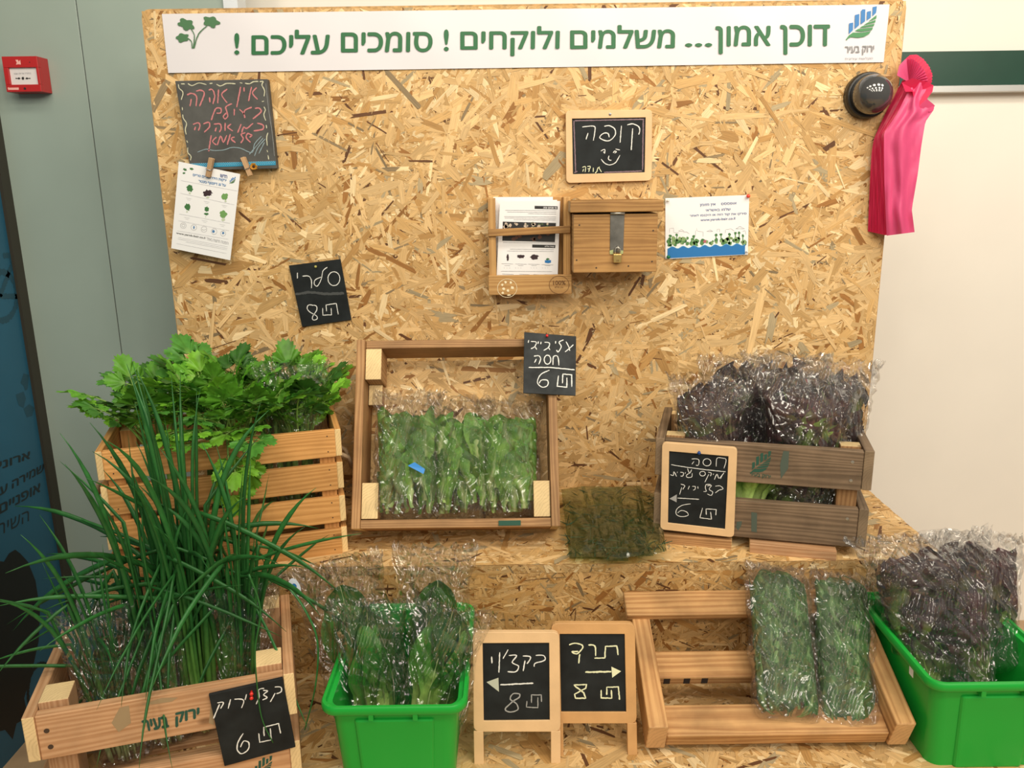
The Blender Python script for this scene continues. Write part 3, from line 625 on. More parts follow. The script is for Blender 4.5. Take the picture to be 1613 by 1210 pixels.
# clothes pegs, flower
W_PEG = wood('peg_wood', (.55, .36, .20), (.40, .24, .12), (.5, .35, .2), scale=90)
def peg(pts, y, label):
    a, b = [P(*p, YP(y)) for p in pts]
    t = thing('clothes_peg', label, 'clothes peg', frameM(b, a, (0, 1, 0)))
    L = (a - b).length
    for sg, yy in ((1, -.0035), (-1, .0045)):
        plank(t, (0, yy, L / 2), (.0098, .0055, L), W_PEG, 'jaw', 'z', .0012, Matrix.Rotation(.04 * sg, 4, 'X'))
    mb = MB(); mb.tube([(-.0055, -.008, L * .38), (.0055, -.008, L * .38)], .0008, 6); mb.tube([(-.0055, -.008, L * .38), (-.0055, .008, L * .5)], .0008, 6); mb.tube([(.0055, -.008, L * .38), (.0055, .008, L * .5)], .0008, 6)
    obj('spring', mb, MATS['steel'], t, local=True)
peg([zf8(495, 60), zf8(455, 262)], -.036, 'wooden clothes peg clipping the white flyer to the slate')
peg([zf8(825, 52), zf8(905, 250)], -.032, 'tilted wooden clothes peg beside the orange paper flower')
fl = thing('paper_flower', 'small orange flower with dark centre by the tilted clothes peg', 'flower', Vector(P(*zf8(940, 150), YP(-.030))))
rd = random.Random(2); cF = P(*zf8(940, 150), YP(-.031))
for k in range(13):
    a = k * 2 * math.pi / 13 + rd.uniform(-.1, .1); r = .0085 * rd.uniform(.85, 1.1); u = Vector((math.cos(a), 0, math.sin(a))); v = Vector((-u.z, 0, u.x))
    mb = MB(); pts = [cF + u * .001, cF + u * r * .5 + v * .0019 + Vector((0, -.002, 0)), cF + u * r * .85 + v * .0015 + Vector((0, -.003, 0)), cF + u * r + Vector((0, -.002, 0)), cF + u * r * .85 - v * .0015 + Vector((0, -.003, 0)), cF + u * r * .5 - v * .0019 + Vector((0, -.002, 0))]
    mb.poly(pts[::-1]); obj('petal', mb, mat('petal', (.62, .28, .02), .6, trans=.2), fl)
mb = MB(); mb.lathe(cF, (0, -1, 0), [(.002, 0), (.003, .002), (.002, .004), (.0005, .0045)], 12); obj('flower_centre', mb, mat('flower_centre', (.04, .012, .005), .8), fl, smooth=True)

# hanging flyer
pf = YP(-.0300)
f1 = thing('vegetable_flyer', 'white flyer with small vegetable pictures pegged below the grey slate', 'flyer', Vector(P(*zf8(370, 1060), pf)))
plate([zf8(145, 97), zf8(795, 230), zf8(690, 1143), zf8(65, 1015)], pf, .0006, 'sheet', M_PAPER, f1, 0)
def blob(cx, cy, r, seed, n=16, ry=None):
    rd = random.Random(seed); return [(cx + r * rd.uniform(.65, 1.15) * math.cos(2 * math.pi * k / n), cy + (ry or r) * rd.uniform(.65, 1.15) * math.sin(2 * math.pi * k / n)) for k in range(n)]
poly_on(f1, pf, zf8, [blob(262, 380, 38, 1, ry=44), blob(240, 580, 34, 4, ry=42), blob(438, 600, 26, 5, ry=30), blob(436, 652, 24, 15, ry=14)], M_PGREEN2, 'vegetable_print')
poly_on(f1, pf, zf8, [blob(447, 432, 54, 2, 22, 36)], M_PDARK, 'vegetable_print')
poly_on(f1, pf, zf8, [blob(632, 468, 38, 3, ry=40), blob(617, 655, 42, 6, ry=42)], M_PGREEN3, 'vegetable_print')
pale = mat('print_pale', (.55, .62, .45), .5)
poly_on(f1, pf, zf8, [blob(262, 432, 12, 21), blob(452, 478, 18, 22, ry=10), blob(640, 518, 12, 23), blob(232, 628, 9, 24), blob(430, 682, 6, 25), blob(618, 712, 20, 26, ry=18)], pale, 'vegetable_print', .0005)
emblem(f1, pf, *zf8(678, 258), .34 / 6.721 * 1.05, M_PBLUE, M_PGREEN2)
text_on(f1, pf, 'חדשו', zf8(585, 262), zf8(658, 276), zf8(585, 228), M_PNAVY, bold=.03)
text_on(f1, pf, 'ירקות הידרופוניים טריים', zf8(295, 258), zf8(650, 318), zf8(295, 225), mat('print_blue3', (.10, .25, .50), .5), bold=.03)
text_on(f1, pf, 'על גג דיזנגוף סנטר!', zf8(355, 325), zf8(645, 372), zf8(355, 285), MATS['print_blue3'], bold=.03)
text_on(f1, pf, 'www.yarok-bair.co.il', zf8(120, 868), zf8(425, 922), zf8(120, 842), M_INK, rtl=False, bold=.01)
text_on(f1, pf, 'הזמנות חדשות באתר:', zf8(440, 928), zf8(670, 978), zf8(440, 900), M_INKG)
ln = []
for (x0, y0, x1, y1) in [(168, 298, 770, 410), (162, 432, 735, 556), (150, 652, 690, 752), (140, 722, 680, 830), (130, 830, 670, 920), (140, 900, 665, 1000), (135, 915, 660, 1018), (220, 948, 655, 1032), (120, 965, 650, 1070)]: ln.append([(x0, y0), (x1, y1)])
for (x, y) in [(250, 485), (440, 520), (628, 560), (232, 690), (420, 722), (608, 765)]: ln += [[(x - 30, y - 4), (x + 30, y + 8)], [(x - 18, y + 14), (x + 18, y + 22)]]
chalk(f1, pf, zf8, ln, mat('line_grey', (.55, .55, .58), .6), w=.0006, name='fine_print', curve=False)
chalk(f1, pf, zf8, [ell(194, 775, 30, 30), ell(194, 775, 15, 15), ell(305, 795, 30, 30), ell(413, 815, 30, 30), ell(520, 838, 30, 30), ell(615, 858, 28, 28), [(388, 815), (412, 822), (438, 812)]], M_INKG, w=.0006, name='icons')
poly_on(f1, pf, zf8, [blob(513, 838, 17, 9), blob(305, 795, 10, 12, ry=18), blob(615, 856, 14, 13)], mat('print_blue4', (.08, .22, .45), .5), 'icons')
zsp = lambda x, y: zf8(180 + (x - 97) * .66, 158 + (y - 66) * .66)
poly_on(f1, pf, zsp, [lobed(143, 103, 30, 18, .35, 1), lobed(249, 92, 30, 18, .2, 2), lobed(127, 160, 22, 14, -.1, 4)], M_PGREEN2, 'sprig_print')

# celery slate
pcel = YP(-.008); zc = zp((340, 380), 4.0325)
s2 = thing('price_slate', 'black price slate reading 8, pinned at a tilt above the celery crate', 'chalkboard', Vector(P(504, 515, pcel)))
plate([zc(463, 155), zc(790, 114), zc(860, 500), zc(548, 545)], pcel, .005, 'slate', M_SLATE, s2, .0008)
S8 = lambda pts: pts
chalk(s2, pcel, zc, [ell(750, 238, 38, 44), [(708, 165), (680, 190), (670, 240), (645, 285), (625, 272), (632, 245), (668, 228)], [(550, 222), (590, 222), (607, 250), (607, 298)], [(518, 200), (518, 237)], [(622, 408), (590, 405), (580, 428), (600, 452), (640, 475), (642, 495), (617, 500), (615, 478), (640, 440), (640, 415), (622, 405)]], C_WHITE, .0018)
chalk(s2, pcel, zc, [[(678, 425), (680, 470), (735, 468), (732, 425)], [(703, 445), (700, 405), (765, 395), (778, 465)]], C_WHITE, .0018, curve=False)
chalk(s2, pcel, zc, [[(505, 338), (600, 325), (700, 335), (815, 330)]], mat('chalk_smear', (.07, .075, .075), .95), .006, 'chalk_smear')
pin(P(*zc(638, 160), pcel), (0, -1, 0), (.45, .42, .12), 'yellowish push pin in the tilted black price slate', r=.0035)

# ------------------------------------------------------------------ leaflet holder and cash box
yh = -.055; ph = YP(yh)
h0 = P(770, 465, ph); h1 = P(900, 463, ph); htop = P(835, 310, ph)
hl = thing('leaflet_holder', 'open wooden leaflet holder screwed to the strand board left of the cash box', 'holder', Vector(((h0.x + h1.x) / 2, 0, h0.z)))
hw = h1.x - h0.x; hz = htop.z - h0.z
for sg in (-1, 1): plank(hl, (sg * (hw / 2 - .010), yh / 2 - .002, hz / 2), (.016, -yh - .004, hz - .004), W_HOLD, 'side_rail', 'z', .001)
plank(hl, (0, yh - .004, .023), (hw, .008, .044), W_HOLD, 'front_board'); plank(hl, (0, yh / 2, .004), (hw - .036, -yh - .004, .008), W_HOLD, 'bottom_board')
plank(hl, (0, -.005, hz / 2), (hw - .036, .006, hz - .002), W_HOLD, 'back_board', 'z')
plank(hl, (-.001, yh - .0035, P(835, 364, ph).z - h0.z), (hw - .004, .005, .016), W_BOX, 'cross_strip', rot=Matrix.Rotation(-.03, 4, 'Y'))
zh = zp((760, 300), 6.72); pfb = YP(yh - .0082)
chalk(hl, pfb, zh, [ell(262, 1035, 103, 97)], mat('stamp_pale', (.85, .75, .50), .7), w=.0010, name='round_stamp')
poly_on(hl, pfb, zh, [blob(210, 1000, 14, 31), blob(245, 970, 16, 32), blob(300, 975, 14, 33), blob(315, 1030, 18, 34), blob(225, 1040, 16, 35), blob(270, 1060, 14, 36), blob(215, 1085, 14, 37), blob(280, 1108, 22, 38, ry=8)], MATS['stamp_pale'], 'round_stamp')
bs = mat('stamp_brown', (.16, .07, .02), .7)
chalk(hl, pfb, zh, [ell(812, 1000, 105, 95)], bs, w=.0010, name='round_stamp')
text_on(hl, pfb, '100%', zh(748, 1000), zh(880, 1000), zh(748, 955), bs, rtl=False, bold=.02); text_on(hl, pfb, 'עץ מלא', zh(765, 1040), zh(855, 1040), zh(765, 1012), bs)
# papers
for k, (c, yy) in enumerate([([(115, 70), (745, 68), (760, 940), (140, 940)], -.018), ([(135, 100), (790, 100), (790, 940), (140, 940)], -.026)]):
    s = plate([zh(*p) for p in c], YP(yy), .0008, 'leaflet', M_PAPER, None, 0); tag(s, ('topmost white leaflet at the back of the stack in the wooden holder', 'white leaflet second from the back in the wooden holder')[k], 'leaflet', 'leaflets in the wooden holder')
plf = YP(-.040)
s = thing('leaflet', 'front printed leaflet with black headings and a photograph in the wooden holder', 'leaflet', Vector(P(*zh(480, 930), plf)), 'leaflets in the wooden holder')
plate([zh(185, 115), zh(822, 112), zh(795, 945), zh(148, 945)], plf, .0012, 'sheet', M_PAPER, s, 0)
poly_on(s, plf, zh, [[(552, 163), (795, 168), (795, 200), (552, 195)], [(527, 573), (772, 578), (770, 610), (526, 605)], [(215, 330), (778, 345), (766, 548), (210, 532)]], M_INK, 'print')
rd = random.Random(9); 
for m_, n_ in ((mat('ph_cream', (.55, .45, .35), .6), 16), (mat('ph_green', (.06, .09, .04), .6), 14), (mat('ph_brown', (.12, .05, .03), .6), 26)):
    poly_on(s, plf, zh, [blob(rd.uniform(240, 750), rd.uniform(350, 420) if n_ < 20 else rd.uniform(400, 520), rd.uniform(8, 26), rd.random(), 9) for _ in range(n_)], m_, 'photo_print', .0006 + n_ * 1e-5)
text_on(s, plf, 'מי אנחנו ומה', zh(645, 192), zh(785, 194), zh(645, 174), M_PAPER, bold=.02, d=.0009); text_on(s, plf, 'קצת עלינו', zh(660, 602), zh(760, 604), zh(660, 584), M_PAPER, bold=.02, d=.0009)
ln = [[(x0, y), (x1, y + 4)] for (x0, x1, y) in [(240, 785, 210), (260, 782, 228), (480, 780, 246), (230, 780, 276), (235, 778, 292), (330, 775, 310), (215, 770, 552), (290, 760, 622), (260, 755, 642), (200, 325, 775), (345, 468, 778), (483, 608, 780), (625, 750, 785), (195, 740, 855), (205, 330, 885), (390, 500, 887), (540, 610, 889), (660, 740, 890), (230, 420, 910)]]
ln += [[(x - 30, 796), (x + 30, 797)] for x in (262, 405, 545, 690)] + [[(x + d, 820), (x + d + 12, 821)] for x in (225, 345, 510, 630) for d in (0, 28, 56)]
chalk(s, plf, zh, ln, MATS['ink_grey'], w=.0008, name='fine_print', curve=False)
poly_on(s, plf, zh, [blob(268, 710, 14, 41, ry=40), blob(405, 700, 42, 42, ry=24), blob(552, 705, 48, 43, ry=30)], M_PDARK, 'vegetable_print')
poly_on(s, plf, zh, [[(660, 740), (725, 738), (725, 765), (695, 772), (660, 765)]], M_PBLUE, 'vegetable_print'); poly_on(s, plf, zh, [blob(690, 728, 22, 44, ry=12)], M_PGREEN2, 'vegetable_print', .0006)

# cash box
yb = -.115; pbx = YP(yb)
b0 = P(903, 430, pbx); b1 = P(1034, 427, pbx); bt_ = P(968, 337, pbx); l1 = P(968, 312, pbx)
bx = thing('cash_box', 'brown wooden cash box with a hinged lid and a padlock', 'box', Vector(((b0.x + b1.x) / 2, 0, b0.z)))
bw = b1.x - b0.x; bh = bt_.z - b0.z
plank(bx, (0, yb + .009, bh / 2), (bw, .018, bh), W_BOX, 'front_board', 'x'); plank(bx, (-bw / 2 + .009, yb / 2 + .007, bh / 2), (.018, -yb - .020, bh), W_BOX, 'side_board', 'y')
plank(bx, (bw / 2 - .009, yb / 2 + .007, bh / 2), (.018, -yb - .020, bh), W_BOX, 'side_board', 'y'); plank(bx, (0, yb / 2 + .007, .008), (bw - .037, -yb - .02, .016), W_BOX, 'bottom_board', 'x')
plank(bx, (.001, yb / 2 - .005, bh + .004 + .012), (bw + .018, -yb + .008, .024), W_BOX, 'lid', 'x', .002)
zx = zp((740, 150), 3.226); M_STEEL = MATS['steel']; mg = mat('galvanised', (.16, .155, .14), .45, metal=.6, var=.3, vscale=40)
hs = plate([zx(714, 595), zx(787, 595), zx(780, 800), zx(712, 800)], off(pbx, .0015), .0014, 'hasp', mg, bx, .0006)
mb = MB(); a, b = P(*zx(716, 600), off(pbx, .004)), P(*zx(787, 600), off(pbx, .004)); mb.tube([a, b], .0032, 10); obj('hasp_hinge', mb, mat('steel_light', (.5, .48, .42), .3, metal=.8), hs, smooth=True)
poly_on(bx, off(pbx, .0015), zx, [[(711, 790), (730, 785), (728, 808), (712, 808)], [(765, 788), (780, 790), (778, 806), (764, 808)]], mat('paint_green', (.40, .45, .20), .6), 'paint_spot')
mb = MB()
for (x, y) in ((557, 660), (932, 688), (543, 838), (926, 845), (806, 868), (643, 877)): mb.disc(P(*zx(x, y), pbx), (0, -1, 0), .0018, .0006, 10)
stuff(obj('screws', mb, mat('screw_dark', (.06, .035, .02), .6), bx))
pk = off(pbx, .012); lk = thing('padlock', 'small brass padlock hanging on the hasp of the cash box', 'padlock', Vector(P(*zx(750, 855), pk)))
mb = MB(); q = [P(*zx(x, y), pk) for x, y in ((730, 808), (773, 808), (770, 852), (730, 852))]; mb.prism(q[::-1], (0, -1, 0), .008); 
o = obj('lock_body', mb, mat('brass', (.62, .45, .16), .3, metal=.8), lk, bevel=.0012)
c = P(*zx(751, 808), off(pbx, .008)); mb = MB()
mb.tube([c + Vector((-.0052, 0, -.001)), c + Vector((-.0052, 0, .008))] + [c + Vector((-.0052 * math.cos(t), 0, .008 + .0065 * math.sin(t))) for t in (.4, .8, 1.2, 1.57, 1.97, 2.37, 2.75)] + [c + Vector((.0052, 0, .008)), c + Vector((.0052, 0, -.001))], .0014, 8); obj('shackle', mb, MATS['steel_light'], lk, smooth=True)
text_on(lk, off(pk, 0), '25', zx(744, 845), zx(758, 845), zx(744, 836), bs, rtl=False)
mb = MB(); s0 = P(*zx(751, 775), off(pbx, .0015)); mb.tube([s0 + Vector((0, .0, .004)), s0 + Vector((0, -.010, .003)), s0 + Vector((0, -.010, -.006)), s0 + Vector((0, 0, -.007))], .0013, 8); obj('staple', mb, MATS['steel_light'], bx, smooth=True)

# payment notice
pn2 = YP(-.0045); zn = zp((1030, 290), 9.306)
nt2 = thing('payment_notice', 'white notice with blue waves and a row of plants right of the cash box', 'notice', Vector(P(1113, 405, pn2)))
plate([zn(168, 208), zn(1398, 160), zn(1378, 1035), zn(168, 1100)], pn2, .0007, 'sheet', M_PAPER, nt2, 0)
wave = [(198, 1088)] + [(200, 950)]
for k in range(0, 49):
    x = 200 + k * 1138 / 48; wave.append((x, 935 - (x - 200) * .047 - 16 * math.sin((x - 200) / 158 * 2 * math.pi - 1.2)))
wave += [(1335, 1030)]
poly_on(nt2, pn2, zn, [wave], M_PBLUE, 'wave_print', .0007)
chalk(nt2, off(pn2, .0004), zn, [wave[2:-1]], mat('print_skyblue', (.25, .55, .75), .5), w=.001, name='wave_print')
rd = random.Random(11); gs = [[], [], []]
for k in range(70):
    x = rd.uniform(205, 1335); y = rd.uniform(800, 900) - (x - 200) * .03; 
    if 700 < x < 800 and y < 840: continue
    gs[k % 3].append(blob(x, y, rd.uniform(18, 42), rd.random(), 9))
for (x, y) in ((240, 760), (335, 745), (585, 770), (910, 750), (985, 740), (1110, 740), (1195, 720), (1250, 715), (1305, 760)): gs[0].append(blob(x, y, 24, x, 9)); gs[1].append([(x - 6, y), (x + 6, y), (x + 8, y + 100), (x - 8, y + 100)])
for k, m_ in enumerate((M_PGREEN2, mat('pg4', (.09, .24, .07), .5), mat('pg5', (.22, .36, .14), .5))): poly_on(nt2, pn2, zn, gs[k], m_, 'plants_print', .0003 + k * .0001)
poly_on(nt2, pn2, zn, [blob(748, 840, 26, 3)], mat('pr', (.45, .12, .15), .5), 'plants_print', .0006)
chalk(nt2, pn2, zn, [[(230, 715), (230, 650), (290, 645), (290, 710), (370, 715)], [(360, 690), (405, 665), (450, 695), (360, 690)], [(425, 710), (480, 700), (520, 730)], [(608, 770), (610, 690), (630, 670), (640, 690), (720, 700), (722, 770)], [(630, 670), (628, 645)], [(775, 695), (825, 672), (865, 695), (775, 695)], [(925, 700), (925, 662), (965, 660), (965, 705)], [(1045, 720), (1050, 670), (1130, 655), (1180, 690)], [(1200, 655), (1260, 620), (1335, 655), (1200, 655)], [(1295, 690), (1340, 685), (1350, 740)]], M_INKG, w=.0006, name='skyline_print', curve=False)
text_on(nt2, pn2, 'אופססס.... אין מזומן ?', zn(675, 335), zn(1210, 308), zn(675, 290), M_PNAVY, bold=.01); text_on(nt2, pn2, 'שלמו באשראי !', zn(760, 400), zn(1125, 385), zn(760, 360), M_PNAVY, bold=.01)
text_on(nt2, pn2, 'סירקו את קוד הזה או היכנסו לאתר:', zn(525, 490), zn(1358, 455), zn(525, 445), M_PNAVY, bold=.01); text_on(nt2, pn2, 'www.yarok-bair.co.il', zn(685, 555), zn(1192, 530), zn(685, 508), M_PNAVY, rtl=False, bold=.01)
pin(P(*zn(1385, 180), pn2), (-.3, -1, .1), (.75, .06, .03), 'red push pin at the upper right corner of the payment notice', r=.005)
pin(P(*zn(205, 1065), pn2), (0, -1, 0), (.0, .16, .06), 'green push pin at the lower left corner of the payment notice', r=.005)
pin(P(*zn(198, 240), pn2), (0, -1, 0), (.75, .72, .65), 'white push pin at the upper left corner of the payment notice', r=.004)
pin(P(*zn(1355, 990), pn2), (0, -1, 0), (.70, .70, .68), 'white push pin at the lower right corner of the payment notice', r=.003)

# ------------------------------------------------------------------ dark dome
dc = P(1364, 151, YP(-.004)); dm = thing('dark_dome', 'round glossy black dome on a black base beside the pink bags', 'dome', Vector(dc))
R_ = .049
mb = MB(); mb.lathe(dc, (0, -1, 0), [(R_, -.002), (R_, .012), (R_ * .95, .018), (R_ * .9, .019)], 40); obj('base', mb, mat('dome_base', (.012, .012, .012), .35), dm, smooth=False)
mb = MB(); rdm = .0415; mb.lathe(dc + Vector((0, -.020, 0)), (0, -1, 0), [(rdm, 0)] + [(rdm * math.cos(a), .012 + rdm * math.sin(a)) for a in [math.radians(6 * k) for k in range(0, 15)]] + [(.001, .012 + rdm)], 44)
obj('dome', mb, mat('dome_glass', (.055, .055, .055), .09, spec=.8, coat=.6), dm, smooth=True)
# ------------------------------------------------------------------ pink bags
zpk = zp((1280, 60), 3.5586)
def interp(path, t):
    n = len(path) - 1; x = min(max(t, 0), 1) * n; i = min(int(x), n - 1); u = x - i; return (path[i][0] * (1 - u) + path[i + 1][0] * u, path[i][1] * (1 - u) + path[i + 1][1] * u)
hook = thing('pink_bag_bundle', 'bundle of folded pink plastic bags hanging at the right edge of the board', 'plastic bags', Vector(P(1430, 110, YP(-.01))))
Lb = [(505, 235), (470, 300), (400, 440), (345, 560), (330, 640), (322, 800), (315, 960), (310, 1085)]
Lf = [(560, 240), (520, 330), (470, 430), (400, 530), (400, 640), (402, 800), (408, 960), (415, 1108)]
Rf = [(672, 262), (640, 340), (684, 395), (632, 470), (610, 600), (590, 760), (556, 960), (572, 1088)]
NS = 10
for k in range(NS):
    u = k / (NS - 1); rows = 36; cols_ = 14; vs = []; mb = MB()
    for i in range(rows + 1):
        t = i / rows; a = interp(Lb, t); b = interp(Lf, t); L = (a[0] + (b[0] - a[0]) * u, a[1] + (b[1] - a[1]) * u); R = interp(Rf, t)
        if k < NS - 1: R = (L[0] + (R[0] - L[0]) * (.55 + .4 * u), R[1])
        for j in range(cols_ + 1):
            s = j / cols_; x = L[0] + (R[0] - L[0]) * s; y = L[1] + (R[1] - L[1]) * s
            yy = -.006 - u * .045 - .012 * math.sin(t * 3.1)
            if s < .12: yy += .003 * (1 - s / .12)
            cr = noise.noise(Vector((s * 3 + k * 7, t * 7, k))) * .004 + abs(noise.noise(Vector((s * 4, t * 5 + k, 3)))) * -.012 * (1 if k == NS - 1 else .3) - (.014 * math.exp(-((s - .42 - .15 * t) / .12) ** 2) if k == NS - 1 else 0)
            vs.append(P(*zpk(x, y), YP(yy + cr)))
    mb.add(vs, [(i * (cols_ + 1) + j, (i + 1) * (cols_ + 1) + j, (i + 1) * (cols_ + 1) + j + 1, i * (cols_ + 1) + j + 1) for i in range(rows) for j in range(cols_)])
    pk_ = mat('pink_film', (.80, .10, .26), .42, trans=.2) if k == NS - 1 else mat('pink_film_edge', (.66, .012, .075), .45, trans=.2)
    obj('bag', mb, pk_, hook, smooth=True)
# gathered top fanning out to the right
arc = [(500, 185), (512, 130), (545, 95), (585, 92), (622, 118), (655, 160), (672, 205), (668, 250), (640, 275)]
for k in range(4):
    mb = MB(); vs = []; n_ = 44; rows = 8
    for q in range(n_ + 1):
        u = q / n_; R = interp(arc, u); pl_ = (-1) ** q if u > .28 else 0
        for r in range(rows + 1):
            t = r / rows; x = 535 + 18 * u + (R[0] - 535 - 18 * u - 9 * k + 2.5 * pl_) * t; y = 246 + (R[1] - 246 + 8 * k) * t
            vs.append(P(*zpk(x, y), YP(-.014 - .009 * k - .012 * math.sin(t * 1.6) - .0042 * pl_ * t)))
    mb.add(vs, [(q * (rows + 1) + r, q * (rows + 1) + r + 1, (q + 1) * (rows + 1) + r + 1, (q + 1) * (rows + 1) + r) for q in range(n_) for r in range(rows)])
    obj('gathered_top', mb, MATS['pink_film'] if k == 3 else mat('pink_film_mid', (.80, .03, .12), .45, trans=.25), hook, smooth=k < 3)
# turned-over flap at the neck
mb = MB(); fp = [(500, 250), (560, 225), (640, 245), (678, 265), (672, 300), (600, 395), (575, 380), (560, 300), (520, 300)]
vs = [P(*zpk(x, y), YP(-.066 - .004 * math.sin(i * 2))) for i, (x, y) in enumerate(fp)]; c_ = P(*zpk(590, 300), YP(-.052)); mb.add(vs + [c_], [(i, (i + 1) % 9, 9) for i in range(9)]); obj('flap', mb, MATS['pink_film_mid'], hook)
mb = MB(); vs = [P(*zpk(x, y), YP(yy)) for x, y, yy in [(590, 385, -.064), (640, 340, -.070), (686, 378, -.068), (672, 405, -.066), (655, 415, -.064), (628, 400, -.062)]]; mb.add(vs, [(0, 1, 5), (1, 2, 3, 4, 5)]); obj('flap', mb, MATS['pink_film'], hook)

# ------------------------------------------------------------------ leaf builders
def mixc(a, b, t): t = min(max(t, 0), 1); return tuple(a[i] + (b[i] - a[i]) * t for i in range(3))
def blade(L, Wd, prof, colf, ns=14, nt=8, ruffle=0, rf=6, cup=.15, curl=.5, seed=0, jag=0, thick=0, crinkle=.0):
    """leaf growing along +Z from the origin, face towards -Y"""
    rd = random.Random(seed); ph = [rd.uniform(0, 6.28) for _ in range(4)]; mb = MB(); vs = []; cs = []
    y = z = 0; ang = -.15
    for i in range(ns + 1):
        s = i / ns
        if i: ang += curl / ns; y += -math.sin(ang) * L / ns; z += math.cos(ang) * L / ns
        w = prof(s) * Wd / 2
        for j in range(nt + 1):
            t = -1 + 2 * j / nt; e = abs(t)
            rf_ = ruffle * e ** 2.2 * math.sin(rf * 6.28 * s + ph[0 if t > 0 else 1] + t) * min(1, w / Wd * 3)
            x = t * w * (1 + (jag * math.sin(31 * s + ph[2] + 3 * t) * e ** 4))
            yy = y - cup * w * (1 - t * t) + rf_ * math.cos(ang) + crinkle * noise.noise(Vector((x * 60 + seed, z * 60, seed * 3.1)))
            zz = z + rf_ * .5 + jag * .02 * math.sin(23 * t + ph[3]) * (1 if s > .95 else 0)
            vs.append((x, yy, zz)); cs.append(colf(s, t, noise.noise(Vector((x * 30, z * 30, seed)))))
    mb.add(vs, [(i * (nt + 1) + j, i * (nt + 1) + j + 1, (i + 1) * (nt + 1) + j + 1, (i + 1) * (nt + 1) + j) for i in range(ns) for j in range(nt)], cs)
    if thick:
        pts = []; rr = []; cc = []; y = z = 0; ang = -.15
        for i in range(ns + 1):
            s = i / ns
            if i: ang += curl / ns; y += -math.sin(ang) * L / ns; z += math.cos(ang) * L / ns
            pts.append((0, y + cup * 0 + .001, z)); rr.append(max(.0006, thick * (1 - s) ** 1.2)); cc.append(colf(0 if s < .5 else .1, 0, 0))
        mb.tube(pts, rr, 6, cols=cc, flat=.5)
    me = mb.mesh('leaf'); me.materials.append(M_LEAF); me.polygons.foreach_set('use_smooth', [True] * len(me.polygons)); return me
def put(me, parent, M, name='leaf'):
    o = bpy.data.objects.new(name, me); COL.objects.link(o); o.parent = parent; o.matrix_basis = M; return o
def TRS(loc, rz=0, tilt=0, sc=1, roll=0, scx=1):
    return Matrix.Translation(loc) @ Matrix.Rotation(rz, 4, 'Z') @ Matrix.Rotation(tilt, 4, 'X') @ Matrix.Rotation(roll, 4, 'Z') @ Matrix.Diagonal((sc * scx, sc, sc, 1))

p_let = lambda s: (.22 + .1 * s if s < .15 else .25 + .85 * math.sin(min(1, (s - .15) / .62) * 1.57) ** 1.1) * (1 if s < .78 else max(.12, math.sqrt(max(0, 1 - ((s - .78) / .225) ** 2))))
G_L, G_M, G_D, G_P = (.22, .42, .06), (.095, .27, .03), (.035, .135, .022), (.50, .58, .26)
def c_green(s, t, n): return mixc(G_P, mixc(G_L, G_M, s + n * .8), min(1, abs(t) * 3 * (.3 + s) + max(0, s - .3) * 1.2))
def c_dkgreen(s, t, n): return mixc(mixc(G_P, G_L, .5), mixc(G_M, G_D, .5 + n), min(1, .2 + abs(t) * 5 + s * .4))
R_D, R_M = (.022, .009, .011), (.070, .020, .020)
def c_red(s, t, n): return mixc(mixc(G_L, (.16, .20, .05), .5), mixc(R_M, R_D, .4 + n * 1.4), min(1, max(0, (s - .28) * 2.6 + abs(t) * .9 + n * .9)))
V_GREEN = [blade(.17, .085, p_let, c_green, ruffle=.007, rf=2.6, cup=.5, curl=.5, seed=k, jag=.05, thick=.003, crinkle=.006) for k in range(5)]
V_DKG = [blade(.15, .08, p_let, c_dkgreen, ruffle=.004, rf=2, cup=.4, curl=.4, seed=20 + k, thick=.002, crinkle=.004) for k in range(4)]
V_RED = [blade(.22, .15, p_let, c_red, ns=22, nt=12, ruffle=.016, rf=4.2, cup=.45, curl=1.0, seed=40 + k, jag=.10, thick=.003, crinkle=.010) for k in range(5)]
p_spin = lambda s: .08 if s < .25 else math.sqrt(max(.01, 1 - ((s - .62) / .385) ** 2))
V_SPIN = [blade(.11, .062, p_spin, lambda s, t, n: mixc((.20, .36, .12), mixc((.065, .17, .035), (.03, .10, .02), .5 + n), min(1, .2 + abs(t) * 6)), ns=12, nt=6, ruffle=.002, rf=2, cup=.25, curl=.35, seed=60 + k, crinkle=.004) for k in range(4)]
def p_bok(s): return .80 - .75 * s if s < .38 else .50 + .50 * math.sin(min(1, (s - .38) / .33) * 1.57) if s < .72 else max(.05, math.sqrt(max(0, 1 - ((s - .72) / .285) ** 2)))
V_BOK = [blade(.24, .092, p_bok, lambda s, t, n: mixc(mixc((.56, .68, .28), (.36, .54, .12), s * 2.4), mixc((.13, .34, .05), (.055, .21, .028), s + n * .6), min(1, max(0, (s - .30 - .25 * (1 - abs(t)) ) * 6))), ns=18, nt=8, ruffle=.003, rf=1.2, cup=.85 if k % 2 else .5, curl=.35 + .12 * k, seed=80 + k, thick=.0035) for k in range(4)]

